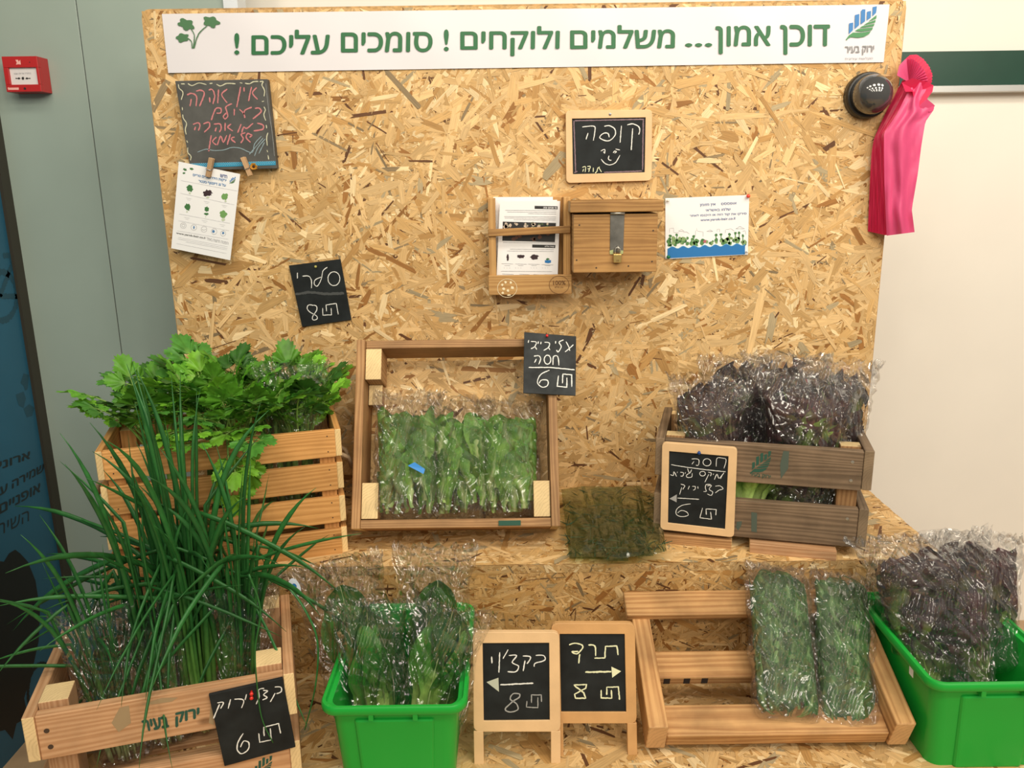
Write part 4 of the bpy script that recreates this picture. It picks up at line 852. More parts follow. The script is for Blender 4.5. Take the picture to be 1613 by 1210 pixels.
def bagprof(v, flare, top_open, taper):
    b = math.sin(min(1, max(v, 0) / .10) * 1.57) ** .5; d = 1; wx = 1
    if v > 1 - top_open: q = min(1, (v - 1 + top_open) / top_open); d = (1 - q) ** .8 * .93 + .07; wx = 1 + (flare - 1) * q
    return wx * (1 - taper * (1 - v)) * (.72 + .28 * b), d * max(.15, b)
def put_in(me, parent, M, Wd, H, T, flare=1, top_open=.2, taper=0, lim=.95, ztop=.93, name='leaf', rg=1.0):
    """a leaf pressed into the volume of its bag"""
    m2 = me.copy(); m2.transform(M); k = .88 * lim; o_ = Vector((hash(name) % 7, len(m2.vertices), M.translation.x * 99))
    for v in m2.vertices:
        c = v.co
        zt_ = H * (ztop - .16 + .22 * noise.noise(Vector((c.x * 26 + o_.z, c.y * 26, o_.y + o_.z))))
        if c.z > zt_: c.z = zt_ + H * .12 * (1 - math.exp(-(c.z - zt_) / (H * .12)))
        if c.z < .006: c.z = .006
        wx, d = bagprof(c.z / H, flare, top_open, taper); a = Wd / 2 * wx - .003; b = max(.002, T / 2 * d - .004)
        r = (abs(c.x / a) ** 2.4 + abs(c.y / b) ** 2.4) ** (1 / 2.4)
        if r > k: f_ = (k + (lim - k) * (1 - math.exp(-(r - k) / (lim - k)))) / r; c.x *= f_; c.y *= f_
        c.y += .0060 * rg * noise.noise(c * 65 + o_ * .37 + Vector((M.translation.z * 70, 0, 0))) ; c.x += .003 * rg * noise.noise(c * 60 + o_)
    m2.update(); o = bpy.data.objects.new(name, m2); COL.objects.link(o); o.parent = parent; return o
def film_bag(parent, Wd, H, T, seed, m=M_FILM, flare=1.0, amp=.004, nu=72, nv=56, top_open=.22, name='plastic_bag', taper=.0):
    rd = random.Random(seed); o1 = Vector((rd.uniform(0, 9), rd.uniform(0, 9), rd.uniform(0, 9))); mb = MB(); vs = []
    DR = []
    for k_ in range(4):
        a_ = rd.uniform(-1.2, 1.2); e1 = Vector((math.cos(a_), rd.uniform(-.3, .3), math.sin(a_))).normalized(); e3 = Vector((0, 1, 0)) - e1 * e1.y; e3.normalize(); DR.append((e1, e1.cross(e3), e3, rd.uniform(24, 55)))
    for j in range(nv + 1):
        v = j / nv
        b = math.sin(min(1, v / .10) * 1.57) ** .5 * (1 - .0)
        if v > 1 - top_open: q = (v - 1 + top_open) / top_open; d = (1 - q) ** .8 * .93 + .07; wx = 1 + (flare - 1) * q
        else: d = 1; wx = 1
        wx *= (1 - taper * (1 - v)) * (.72 + .28 * b)
        for i in range(nu):
            a = 2 * math.pi * i / nu; ca, sa = math.cos(a), math.sin(a)
            x = math.copysign(abs(ca) ** .75, ca) * Wd / 2 * wx; y = math.copysign(abs(sa) ** .8, sa) * T / 2 * d * max(.15, b)
            z = v * H + (.012 * noise.noise(Vector((a * 1.5, seed, 0))) + .010 * rd.uniform(-1, 1) * (v > .97)) * v
            p = Vector((x, y, z)); h = 0
            for e1, e2, e3, f_ in DR: h += .55 - abs(noise.noise(Vector((p.dot(e1) * f_, p.dot(e2) * f_ * .05, p.dot(e3) * f_ * .08)) + o1)) * 2.4
            h = amp * h * .42
            nrm = Vector((ca, sa, 0)); p += nrm * h
            if v > 1 - top_open: p += Vector((noise.noise(p * 28 + o1), noise.noise(p * 28 - o1) * 1.5, 0)) * .010 * (v - 1 + top_open) / top_open
            vs.append(p)
    fs = [(j * nu + i, j * nu + (i + 1) % nu, (j + 1) * nu + (i + 1) % nu, (j + 1) * nu + i) for j in range(nv) for i in range(nu)]
    fs.append(tuple(range(nu))[::-1]); mb.add(vs, fs)
    return obj(name, mb, m, parent, smooth=True, local=True)

def bagged(name, label, cat, M, Wd, H, T, leaves, n, seed, group, fill=.8, up=.12, m=M_FILM, flare=1.0, lsc=1.0, spread=.3, amp=.004, top_open=.22, taper=0, front=.5, ztop=.93):
    t = thing(name, label, cat, M, group); rd = random.Random(seed)
    film_bag(t, Wd, H, T, seed, m, flare, amp, top_open=top_open, taper=taper)
    for k in range(n):
        me = leaves[k % len(leaves)]; Lz = me.get('L', .17)
        zz = rd.uniform(.01, max(.02, H * fill - .14 * lsc)) if k > 3 else .012
        x = rd.uniform(-.5, .5) * Wd * .80; y = rd.uniform(-.5, .5) * T * .6
        rz = (0 if rd.random() < front else math.pi) + rd.uniform(-1.0, 1.0)
        put_in(me, t, TRS((x, y, zz), rz, rd.uniform(-spread, spread) * .6, lsc * rd.uniform(.8, 1.1), rd.uniform(-.3, .3)), Wd, H, T, flare, top_open, taper, ztop=ztop)
    return t

# ------------------------------------------------------------------ crate 1 : varnished slatted crate with celery
def yawM(x, y, z, deg): return Matrix.Translation((x, y, z)) @ Matrix.Rotation(math.radians(deg), 4, 'Z')
c1 = thing('slatted_crate', 'orange varnished slatted crate full of celery with a rope handle', 'crate', yawM(-.753, -.473, Z1, 16.5))
CL, CD, CH = .419, .224, .266
sh_, gap = .056, .0140
for i in range(4):
    z = CH - sh_ / 2 - i * (sh_ + gap)
    plank(c1, (CL / 2, .006, z), (CL, .012, sh_), W_ORANGE, 'slat'); plank(c1, (CL / 2, CD - .006, z), (CL, .012, sh_), W_ORANGE, 'slat')
    for x in (-.006, CL + .006): plank(c1, (x, CD / 2 + .004 * (i % 2), z + .001), (.012, CD - .002 * i, sh_), W_ORANGE, 'slat')
for x in (.017, CL - .017):
    for y in (.027, CD - .027): plank(c1, (x, y, CH / 2 - .006), (.030, .028, CH - .016), W_ORANGE, 'corner_post')
for k in range(4): plank(c1, (CL / 2, .045 + k * .045, .010), (CL - .07, .038, .010), W_ORANGE, 'bottom_slat')
mb = MB()
for i in range(4):
    z = CH - sh_ / 2 - i * (sh_ + gap)
    for x in (.015, CL - .015):
        for dz in (-.016, .016): mb.disc((x, 0, z + dz), (0, -1, 0), .0014, .0003, 8)
stuff(obj('nails', mb, MATS['screw_dark'], c1, local=True))
rope = mat('rope', (.42, .30, .18), .9, bump=.8, bscale=400)
for sx, x in ((-1, -.012), (1, CL + .012)):
    mb = MB(); mb.tube([(x, CD * .36, .19), (x + sx * .018, CD * .38, .178), (x + sx * .026, CD * .45, .150), (x + sx * .026, CD * .55, .148), (x + sx * .018, CD * .62, .176), (x, CD * .64, .19)], .0045, 10); obj('rope_handle', mb, rope, c1, smooth=True, local=True)

# celery
def leaflet(mb, base, dr, nrm, Ls, seed, col0):
    rd = random.Random(seed); dr = dr.normalized(); side = dr.cross(nrm).normalized(); nrm = side.cross(dr)
    n = 34; vs = [base]; cs = [mixc(col0, (.28, .42, .10), .5)]; rings = 3
    out = []
    for k in range(n):
        a = -2.55 + 5.1 * k / (n - 1)
        lob = .60 + .40 * max(math.cos(a), 0) ** .7 + .0
        r = (.62 + .38 * abs(math.cos(1.5 * a)) ** .7) * (1 - .28 * (abs(a) / 2.55) ** 2) * (1 + .10 * (-1) ** k)
        out.append((r * Ls * .58 * math.cos(a) + Ls * .40, r * Ls * .62 * math.sin(a)))
    for q in range(1, rings + 1):
        u = q / rings
        for k, (x, y) in enumerate(out):
            xx, yy = x * u, y * u; h = -.16 * (xx * xx + yy * yy) / Ls + .05 * Ls * u * math.sin(k * .9 + seed) * u + .06 * Ls * abs(math.sin(1.5 * (-2.55 + 5.1 * k / (n - 1)))) * u
            vs.append(base + dr * xx + side * yy + nrm * h); cs.append(mixc(col0, mixc(col0, (.05, .17, .02), .5), noise.noise(Vector((xx * 50, yy * 50, seed))) + .3 * (1 - u)))
    fs = [(0, 1 + k, 2 + k) for k in range(n - 1)]
    for q in range(rings - 1): fs += [(1 + q * n + k, 1 + (q + 1) * n + k, 1 + (q + 1) * n + k + 1, 1 + q * n + k + 1) for k in range(n - 1)]
    mb.add(vs, fs, cs)
def celery_leaf(seed, L=.16, col=(.13, .33, .035)):
    rd = random.Random(seed); mb = MB(); pts = []; p = Vector((0, 0, 0)); ang = rd.uniform(-.05, .1); n = 8; bend = rd.uniform(.15, .95)
    for i in range(n + 1):
        pts.append(p.copy()); ang += bend / n * (i / n) * 1.6; p += Vector((0, -math.sin(ang), math.cos(ang))) * L / n
    g = (.26, .44, .09)
    mb.tube(pts, [.0032 * (1 - .65 * i / n) for i in range(n + 1)], 6, cols=[g] * (n + 1))
    d = (pts[-1] - pts[-2]).normalized(); nrm = Vector((0, d.z, -d.y)) * 1; nrm = -nrm if nrm.z < 0 else nrm
    S = .050 * rd.uniform(.85, 1.15)
    leaflet(mb, pts[-1], d, nrm, S * 1.15, seed * 5 + 1, col)
    for (i, s, an) in ((n - 1, .95, 1.0), (n - 3, .8, 1.15)):
        for sg in (-1, 1):
            dd = (d * math.cos(an) + Vector((sg, 0, 0)) * math.sin(an)); b = pts[i] + dd * S * .35
            mb.tube([pts[i], b], [.0013, .001], 5, cols=[g, g]); leaflet(mb, b, dd + Vector((0, 0, rd.uniform(-.3, .3))), nrm + Vector((rd.uniform(-.3, .3), 0, 0)), S * s * .9, seed * 5 + i + sg, col)
    me = mb.mesh('leaf'); me.materials.append(M_LEAF); me.polygons.foreach_set('use_smooth', [True] * len(me.polygons)); return me
V_CEL = [celery_leaf(k, .15 + .012 * (k % 3), ((.21, .50, .04), (.14, .40, .035), (.075, .25, .035))[k % 3]) for k in range(9)]
def celery(label, x, y, ztop, n, spread, seed, bag=False, lean=(0, 0), droop=0):
    t = thing('celery', label, 'celery', world(c1) @ Matrix.Translation((x, y, .03)), 'bunches of celery in the varnished crate'); rd = random.Random(seed)
    for k in range(n):
        a = rd.uniform(0, 6.28); tl = .8 * spread * rd.uniform(.1, 1.0)
        M = Matrix.Translation((.02 * math.sin(a) + lean[0] * .5, -.02 * math.cos(a) + lean[1] * .5, max(ztop - .165 - .05 * rd.random(), .150 + .10 * tl))) @ Matrix.Rotation(lean[0] * 3, 4, 'Y') @ Matrix.Rotation(a, 4, 'Z') @ Matrix.Rotation(tl, 4, 'X') @ Matrix.Rotation(rd.uniform(-.5, .5), 4, 'Z') @ Matrix.Scale(rd.uniform(.68, .98), 4)
        put(V_CEL[(k * 5 + seed) % 9], t, M)
    for k in range(6):
        a = k * 1.05; mb = MB(); mb.tube([(.016 * math.cos(a), .016 * math.sin(a), 0), (.022 * math.cos(a), .022 * math.sin(a), .10), (.016 * math.cos(a) + lean[0] * .4, .016 * math.sin(a), ztop - .10)], [.008, .007, .004], 8, cols=[(.45, .55, .22), (.25, .42, .09), (.2, .4, .07)]); obj('stalk', mb, M_LEAF, t, smooth=True, local=True)
    if bag: film_bag(t, .125, ztop + .0, .10, seed, M_FILM, 1.25, .004)
    return t
celery('celery bunch fanning over the left end of the varnished crate', .085, .150, .300, 24, .85, 1, lean=(-.015, 0))
celery('tallest celery bunch at the left middle of the varnished crate', .190, .165, .385, 22, .50, 2)
celery('bright celery bunch spilling over the front slat of the varnished crate', .235, .085, .290, 18, .95, 3)
_t = bpy.data.objects['celery.002']; rd = random.Random(4)
for k in range(7): put(V_CEL[(k * 4 + 3 * (k % 2)) % 9], _t, Matrix.Translation((-.075 + .020 * k, -.035, .215 + .02 * rd.random())) @ Matrix.Rotation(rd.uniform(-.7, .5), 4, 'Z') @ Matrix.Rotation(rd.uniform(.75, 1.25), 4, 'X') @ Matrix.Scale(rd.uniform(.62, .8), 4))
celery('dark celery bunch behind the bagged ones in the varnished crate', .300, .175, .345, 16, .6, 4)
celery('bagged celery bunch at the right end of the varnished crate', .350, .120, .350, 20, .5, 5, bag=True, lean=(.008, 0))
# hanging sprig
t = thing('celery_sprig', 'single bright celery sprig hanging down over the front slats', 'celery', world(c1) @ Matrix.Translation((.232, -.008, .285)))
M0 = Matrix.Rotation(1.35, 4, 'X') @ Matrix.Scale(.8, 4); put(V_CEL[0], t, Matrix.Translation((0, .03, -.045)) @ M0)
put(V_CEL[3], t, Matrix.Translation((-.012, -.012, .0)) @ Matrix.Rotation(2.6, 4, 'X') @ Matrix.Rotation(.2, 4, 'Z') @ Matrix.Scale(.78, 4)); put(V_CEL[6], t, Matrix.Translation((.012, -.006, .01)) @ Matrix.Rotation(2.3, 4, 'X') @ Matrix.Rotation(.5, 4, 'Z') @ Matrix.Scale(.62, 4))
t = thing('celery_sprig', 'single celery sprig lying over the rim left of the hanging one', 'celery', world(c1) @ Matrix.Translation((.15, .0, .285)))
put(V_CEL[3], t, Matrix.Translation((.05, .03, -.01)) @ Matrix.Rotation(-1.1, 4, 'Z') @ Matrix.Rotation(1.25, 4, 'X') @ Matrix.Scale(.62, 4))
# ------------------------------------------------------------------ crate 2 : tilted crate with three bags of lettuce
al = math.radians(27); cw = .425
# frame: x right, z up along the crate, y into the crate (towards its back)
yF, zFb = -.357, Z1 + .056
M2 = Matrix.Translation((-.331, yF, zFb)) @ Matrix.Rotation(-al, 4, 'X')
c2 = thing('tilted_crate', 'brown wooden crate leaning back, open to the front with bagged lettuce', 'crate', M2)
H2, D2 = .400, .118
for x in (.009, cw - .009): plank(c2, (x, D2 / 2, H2 / 2), (.018, D2, H2), W_BROWN, 'side_board', 'z')
plank(c2, (cw / 2, .052, H2 - .009), (cw - .037, .085, .018), W_BROWN, 'top_board', 'x'); plank(c2, (cw / 2, .052, .009), (cw - .037, .100, .018), W_BROWN, 'bottom_board', 'x')
for x in (.036, cw - .036):
    plank(c2, (x, .046, .019 + .038), (.034, .080, .074), W_BROWN, 'corner_block', 'y'); plank(c2, (x, .046, H2 - .019 - .034), (.034, .078, .068), W_BROWN, 'corner_block', 'y')
plank(c2, (.034, .070, H2 - .110), (.030, .030, .045), W_BROWN, 'corner_block', 'y')
bp_ = MB(); bp_.box((.0185, D2 - .012, .019), (cw - .0185, D2 - .001, H2 - .022)); pp_ = obj('back_panel', bp_, M_OSB, c2, local=True)
O_ = world(c2) @ Vector((.0185, D2 - .012, .019)); X_ = world(c2).to_3x3() @ Vector((1, 0, 0)); Z_ = world(c2).to_3x3() @ Vector((0, 0, 1))
strands(pp_, O_, X_, Z_, cw - .037, H2 - .041, 2200, 12, size=1.1)
mb = MB(); mb.box((.30, -.0006, .003), (.345, .0, .013)); obj('stencil_mark', mb, M_STENCIL, c2, local=True)
W2 = world(c2); gl = 'bags of baby lettuce in the tilted crate'
for k, (x, lab, n) in enumerate(((.108, 'bag of dark baby lettuce at the left in the tilted crate', 40), (.222, 'bag of pale green baby lettuce in the middle of the tilted crate', 44), (.325, 'bag of baby lettuce at the right in the tilted crate', 42))):
    t = bagged('bagged_lettuce', lab, 'bagged lettuce', W2 @ Matrix.Translation((x, .042 - .012 * (k == 0), .020)), .126 if k else .138, .270 - .01 * k, .080, V_GREEN + (V_DKG[:2] if k == 0 else []), n, 100 + k, gl, fill=.86, flare=1.15, lsc=.70, spread=.5, front=.8, amp=.006, m=M_FILM_W if k == 0 else M_FILM)
    if k == 0:
        mb = MB(); mb.poly([(.008, -.050, .105), (.040, -.046, .088), (.043, -.046, .098), (.022, -.050, .112)]); obj('blue_sticker', mb, mat('sticker_blue', (.02, .25, .70), .4), t, local=True)
# slate on the crate's right corner
pb2 = (W2 @ Vector((.39, -.008, .36)), W2.to_3x3() @ Vector((0, -1, 0))); zbb = zp((500, 500), 3.27)
s3 = thing('price_slate', 'dusty black price slate reading 6 pinned to the tilted crate top right', 'chalkboard', Vector(P(865, 622, pb2)))
plate([zbb(1065, 75), zbb(1333, 97), zbb(1330, 403), zbb(1060, 390)], pb2, .005, 'slate', M_SLATE3, s3, .0008)
chalk(s3, pb2, zbb, [[(1280, 125), (1294, 150), (1300, 172)], [(1318, 140), (1298, 160), (1275, 178)], [(1268, 116), (1245, 128), (1256, 152), (1240, 178), (1232, 168)], [(1228, 122), (1226, 135)], [(1170, 128), (1195, 132), (1190, 155), (1165, 170)], [(1190, 155), (1198, 168)], [(1152, 126), (1150, 138)], [(1138, 124), (1136, 136)], [(1100, 124), (1127, 128), (1120, 150), (1100, 162)], [(1120, 150), (1130, 166)], [(1088, 117), (1086, 131)],
    [(1213, 245), (1216, 203), (1238, 202), (1244, 248)], ell(1185, 218, 17, 23), [(1115, 200), (1140, 198), (1150, 215), (1140, 242)], [(1128, 214), (1118, 233)], [(1195, 272), (1150, 295), (1133, 335), (1158, 360), (1186, 350), (1185, 325), (1155, 323), (1142, 340)]], C_WHITE, .0021)
chalk(s3, pb2, zbb, [[(1088, 258), (1200, 258), (1325, 270)], [(1242, 300), (1235, 355), (1285, 360), (1285, 310)], [(1262, 340), (1264, 292), (1310, 296), (1310, 358)]], C_WHITE, .0023, curve=False)
pin(P(*zbb(1182, 99), pb2), pb2[1], (.70, .02, .02), 'red push pin in the dusty price slate on the tilted crate', r=.0035)

# ------------------------------------------------------------------ crate 3 : weathered crate with red lettuce
ang3 = -14.7
c3 = thing('weathered_crate', 'grey weathered wooden crate with bagged red lettuce at right', 'crate', yawM(.309, -.313, Z1 + .022, ang3))
L3, D3, H3 = .378, .226, .202
zt3 = .786 - Z1 - .022
def px_slats(c, L, D, H, wm, h=.078, t=.018, side=True):
    for z in (H - h / 2, h / 2 + .003):
        plank(c, (L / 2, t / 2, z), (L, t, h), wm, 'slat'); plank(c, (L / 2, D - t / 2, z), (L, t, h), wm, 'slat')
        for x in (-t / 2, L + t / 2): plank(c, (x, D / 2 + .004, z + .003), (t, D + .012, h), wm, 'side_slat')
    for x in (.020, L - .022):
        for y in (t + .016, D - t - .016): plank(c, (x, y, H / 2 + .002), (.038, .030, H + .004), W_TAN if wm is not W_GREY else W_BROWN, 'corner_post')
    for k in range(4): plank(c, (L / 2, t + .02 + k * (D - 2 * t - .04) / 3, .006), (L - .085, .036, .010), wm, 'bottom_slat')
px_slats(c3, L3, D3, zt3, W_GREY, .080)
mb = MB()
for z in (zt3 - .022, zt3 - .060, .062, .022):
    for x in (.016, L3 - .020): mb.lathe((x, 0, z), (0, -1, 0), [(.0032, 0), (.0032, .0007), (.0015, .0009)], 12)
stuff(obj('screws', mb, MATS['steel_light'], c3, local=True))
pl3 = (world(c3) @ Vector((0, 0, 0)), world(c3).to_3x3() @ Vector((0, -1, 0)))
z3 = zp((1000, 530), 3.27)
emblem(c3, pl3, 1000 + 592 / 3.27, 530 + 588 / 3.27, .175, M_STENCIL, M_STENCIL, 'stencil_emblem')
text_on(c3, pl3, 'ירוק בעיר', z3(592, 722), z3(700, 738), z3(592, 700), M_STENCIL, bold=.02)
poly_on(c3, pl3, z3, [[(765, 590), (795, 592), (790, 680), (752, 735), (748, 660)], [(600, 905), (630, 910), (628, 1010), (600, 1005)], [(525, 955), (552, 952), (548, 975), (532, 1000), (520, 985)]], mat('stencil_faded', (.075, .10, .075), .8), 'stencil_mark')
mb_ = yawM(.330, -.29, Z1, ang3)
for (x, y, lx, lab) in ((.055, -.030, .145, 'dark wooden support block under the left half of the weathered crate'), (.245, -.036, .165, 'pale wooden support block under the right half of the weathered crate')):
    b = thing('support_block', lab, 'block', mb_ @ Matrix.Translation((x, y + .06, 0))); plank(b, (0, 0, .0105), (lx, .14, .021), W_BROWN if 'dark' in lab else W_TAN, 'block')
# framed board pinned on it
pf3 = off(pl3, .013)
k3, kp3 = framed('framed chalkboard with an arrow, pinned to the weathered crate, reading 6', [(1043, 697), (1161.5, 706), (1156, 847), (1040, 834)], [(1054, 711), (1147.5, 719), (1142, 834), (1052, 824)], pf3, r0=.009)
z33 = zp((1030, 680), 6.72)
chalk(k3, kp3, z33, [[(660, 370), (668, 282), (730, 282), (765, 300), (742, 390)], ell(562, 325, 42, 38), [(400, 290), (450, 288), (478, 305), (470, 355), (445, 355)], [(425, 315), (402, 345)],
    [(640, 508), (668, 450), (690, 495), (742, 435)], [(705, 500), (720, 470)], [(632, 445), (628, 458)], [(575, 430), (608, 440), (598, 472)], [(582, 450), (540, 535)], ell(515, 445, 30, 25), [(355, 390), (378, 440), (400, 400)], [(378, 440), (345, 462), (355, 485), (400, 480), (405, 440)], [(335, 430), (330, 445)], [(280, 430), (312, 437), (306, 470), (282, 470)], [(250, 425), (246, 438)], [(175, 455), (205, 465), (212, 425), (240, 475)],
    [(650, 578), (700, 575), (732, 605), (690, 620), (650, 650)], [(565, 575), (610, 570), (585, 610), (622, 640), (605, 675), (565, 660)], [(600, 560), (552, 562), (545, 600), (555, 630), (525, 635)], [(465, 580), (468, 605)], [(405, 580), (438, 582), (435, 610), (415, 620)], [(375, 575), (362, 612)], [(285, 555), (325, 570), (320, 590), (305, 612)], [(295, 590), (272, 665)],
    [(388, 765), (300, 780), (240, 825), (240, 880), (300, 900), (362, 885), (345, 850), (290, 835), (252, 860)]], C_WHITE, .0013)
chalk(k3, kp3, z33, [[(183, 350), (330, 375), (560, 405), (760, 425)], [(250, 703), (478, 717)], [(515, 808), (487, 912), (610, 928), (600, 850)], [(555, 880), (552, 818), (660, 825), (655, 885)]], C_WHITE, .0015, curve=False)
poly_on(k3, kp3, z33, [[(165, 710), (243, 665), (240, 748)]], C_GREY, 'chalk_arrow', .0005)
pin(P(*z33(480, 215), pf3), pf3[1], (.01, .06, .25), 'blue push pin in the framed chalkboard on the weathered crate', r=.0042)
W3 = world(c3); gr_ = 'bagged red lettuces in the weathered crate'
for k, (x, y, w_, h_, lab) in enumerate(((.085, .075, .155, .30, 'bagged red lettuce at the front left of the weathered crate'), (.275, .085, .185, .32, 'large bagged red lettuce at the front right of the weathered crate'),
        (.140, .155, .150, .33, 'bagged red lettuce behind, towards the left of the weathered crate'), (.235, .160, .160, .34, 'bagged red lettuce behind, in the middle of the weathered crate'), (.335, .150, .150, .33, 'bagged red lettuce in the back right corner of the weathered crate'))):
    bagged('bagged_red_lettuce', lab, 'bagged lettuce', W3 @ Matrix.Translation((x, y, .016)), w_, h_, .135, V_RED, 24, 200 + k, gr_, fill=.95, flare=1.2, lsc=.85, spread=.7, amp=.008, top_open=.22, ztop=.90, m=M_FILM_W, taper=.25)
# pale heads seen through the gap
for k, (x, lab) in enumerate(((.165, 'pale green lettuce base seen through the gap beside the framed chalkboard'), (.295, 'dark root ball seen through the gap of the weathered crate'))):
    t = thing('lettuce_base', lab, 'lettuce', W3 @ Matrix.Translation((x, .036, .045 if k == 0 else .03)))
    if k == 0:
        for q in range(12): put(V_BOK[q % 4], t, TRS(((q - 5.5) * .003, .006 * (q % 3), 0), rz=.1 * (q - 6), tilt=.02, sc=.55, scx=.8) @ Matrix.Rotation((q - 5.5) * .09, 4, 'Y'))
    else:
        rd = random.Random(5); mb = MB()
        for q in range(70):
            a, b = rd.uniform(0, 6.28), rd.uniform(0, 3.14); p = Vector((math.cos(a) * math.sin(b), math.sin(a) * math.sin(b) * .6, math.cos(b))) * .022 + Vector((0, 0, .03)); s = Vector((rd.uniform(-1, 1), rd.uniform(-1, 1), rd.uniform(-1, 1))) * .012
            mb.tube([p, p + s * .6 + Vector((0, 0, .003)), p + s], .0007, 5)
        stuff(obj('roots', mb, mat('roots', (.16, .13, .09), .8), t, local=True)); mb = MB(); mb.lathe((0, 0, .012), (0, 0, 1), [(.006, 0), (.018, .006), (.022, .018), (.016, .034), (.006, .04)], 16); obj('root_plug', mb, mat('soil', (.02, .015, .01), .9), t, local=True, smooth=True)

# ------------------------------------------------------------------ flattened green tinted bags on the step
gz = [([(884, 771), (921, 766), (962, 881), (897, 880)], .020, .004), ([(915, 766), (978, 767), (990, 884), (950, 884)], .030, .010), ([(930, 770), (1010, 765), (1024, 872), (958, 884)], .026, .014), ([(1002, 764), (1036, 782), (1050, 868), (1005, 880)], .016, .008), ([(897, 800), (990, 800), (1030, 876), (900, 878)], .012, .002)]
labs = ['green tinted flat plastic bag at the left of the pile beside the tilted crate', 'green tinted flat plastic bag in the middle of the pile on the step', 'green tinted flat plastic bag right of the middle of the pile on the step', 'smoky flat plastic bag at the right end, beside the framed chalkboard', 'dark green flat plastic bag lowest in the pile on the step']
for k, (c4_, hb, hf) in enumerate(gz):
    mb = MB(); vs = []; n1 = 26; rd = random.Random(k)
    for side in (1, -1):
        for i in range(n1 + 1):
            for j in range(n1 + 1):
                u, v = i / n1, j / n1
                a = Vector(c4_[0]).lerp(Vector(c4_[1]), u); b = Vector(c4_[3]).lerp(Vector(c4_[2]), u); q = a.lerp(b, v)
                base = hb * 1.6 * (1 - v) + hf * v + .006 + .004 * k; e = (min(u, 1 - u, v, 1 - v) * 6); e = min(1, e)
                p = P(q.x, q.y, ZP(Z1 + base))
                dd, _ = noise.voronoi(Vector((p.x * 38, p.y * 26, k * 3.3 + side))); rg = .004 * (.7 - min(1, (dd[1] - dd[0]) * 2.5))
                p.z = max(Z1 + .002, p.z + side * .005 * e + rg * e); vs.append(p)
    m_ = (n1 + 1) ** 2
    for s_ in (0, 1): 
        for i in range(n1):
            for j in range(n1): a = s_ * m_ + i * (n1 + 1) + j; mb.f.append((a, a + n1 + 1, a + n1 + 2, a + 1) if s_ == 0 else (a, a + 1, a + n1 + 2, a + n1 + 1))
    mb.v = [tuple(v) for v in vs]; t = thing('flat_plastic_bag', labs[k], 'plastic bag', Vector(P(sum(c[0] for c in c4_) / 4, c4_[2][1], ZP(Z1))), 'flat green bags on the upper step'); obj('film', mb, M_FILM_G, t, smooth=True)
    mb = MB()
    for q in range(34):
        u, v = rd.random(), rd.uniform(.05, .95); a = Vector(c4_[0]).lerp(Vector(c4_[1]), u).lerp(Vector(c4_[3]).lerp(Vector(c4_[2]), u), v); base = hb * 1.6 * (1 - v) + hf * v + .006 + .004 * k
        p = P(a.x, a.y, ZP(Z1 + base)); p.z = max(Z1 + .003, p.z); d = Vector((rd.uniform(-.6, .6), rd.uniform(-1, 1), 0)).normalized() * rd.uniform(.01, .03); mb.tube([p - d, p, p + d], [.0008, .0014, .0004], 4)
    stuff(obj('herb_leaves', mb, mat('herb', (.015, .055, .02), .6), t))

# ------------------------------------------------------------------ crate 4 : tan crate with spring onions
L4, D4, H4 = .360, .268, .204
c4 = thing('onion_crate', 'tan wooden crate of spring onions with green stencilled lettering, lower left', 'crate', yawM(-.722, -.828, Z2, 16.2))
t4 = .017; h4 = .076
for z in (H4 - h4 / 2, h4 / 2 + .002):
    plank(c4, (L4 / 2, t4 / 2, z), (L4, t4, h4), W_TAN, 'slat'); plank(c4, (L4 / 2, D4 - t4 / 2, z), (L4, t4, h4), W_TAN, 'slat')
    for x in (-t4 / 2, L4 + t4 / 2): plank(c4, (x, D4 / 2, z + .002), (t4, D4 + .006, h4), W_TAN, 'side_slat')
for x in (.022, L4 - .022):
    plank(c4, (x, .046, H4 / 2 + .006), (.042, .050, H4 + .006), W_TAN, 'corner_post'); plank(c4, (x, D4 - .048, H4 / 2 + .010), (.042, .050, H4 + .014), W_TAN, 'corner_post')
for k in range(4): plank(c4, (L4 / 2, .04 + k * .062, .006), (L4 - .09, .045, .010), W_TAN, 'bottom_slat')
pl4 = (world(c4) @ Vector((0, 0, 0)), world(c4).to_3x3() @ Vector((0, -1, 0)))
z4c = zp((200, 1040), 5.76); z4b = zp((0, 820), 3.102)
mb = MB()
for (x, y) in ((228, 1028), (248, 1106)):
    c = P(*z4b(x, y), pl4); mb.disc(c, pl4[1], .004, .0006, 10)
stuff(obj('nails', mb, MATS['screw_dark'], c4))
text_on(c4, pl4, 'בעיר', z4c(150, 655), z4c(385, 608), z4c(130, 548), M_STENCIL, bold=.05); text_on(c4, pl4, 'ירוק', z4c(440, 612), z4c(660, 560), z4c(437, 478), M_STENCIL, bold=.05)
sf = mat('stencil_faded_tan', (.36, .255, .135), .8)
poly_on(c4, pl4, z4b, [[(585, 915), (630, 905), (640, 990), (600, 1020), (580, 1035), (545, 990)], [(690, 900), (790, 868), (870, 865), (840, 885), (740, 900)], [(1030, 905), (1045, 900), (1045, 1000), (1020, 990)]], sf, 'stencil_mark')
emblem(c4, pl4, 398, 1190, .16, M_STENCIL, M_STENCIL, 'stencil_emblem')
ps4 = off(pl4, .0065)
s4 = thing('price_slate', 'black price slate reading 6 with a red pin, on the onion crate', 'chalkboard', Vector(P(400, 1205, ps4)))
plate([z4c(742, 318), z4c(1412, 165), z4c(1530, 790), z4c(885, 965)], ps4, .006, 'slate', M_SLATE, s4, .0008)
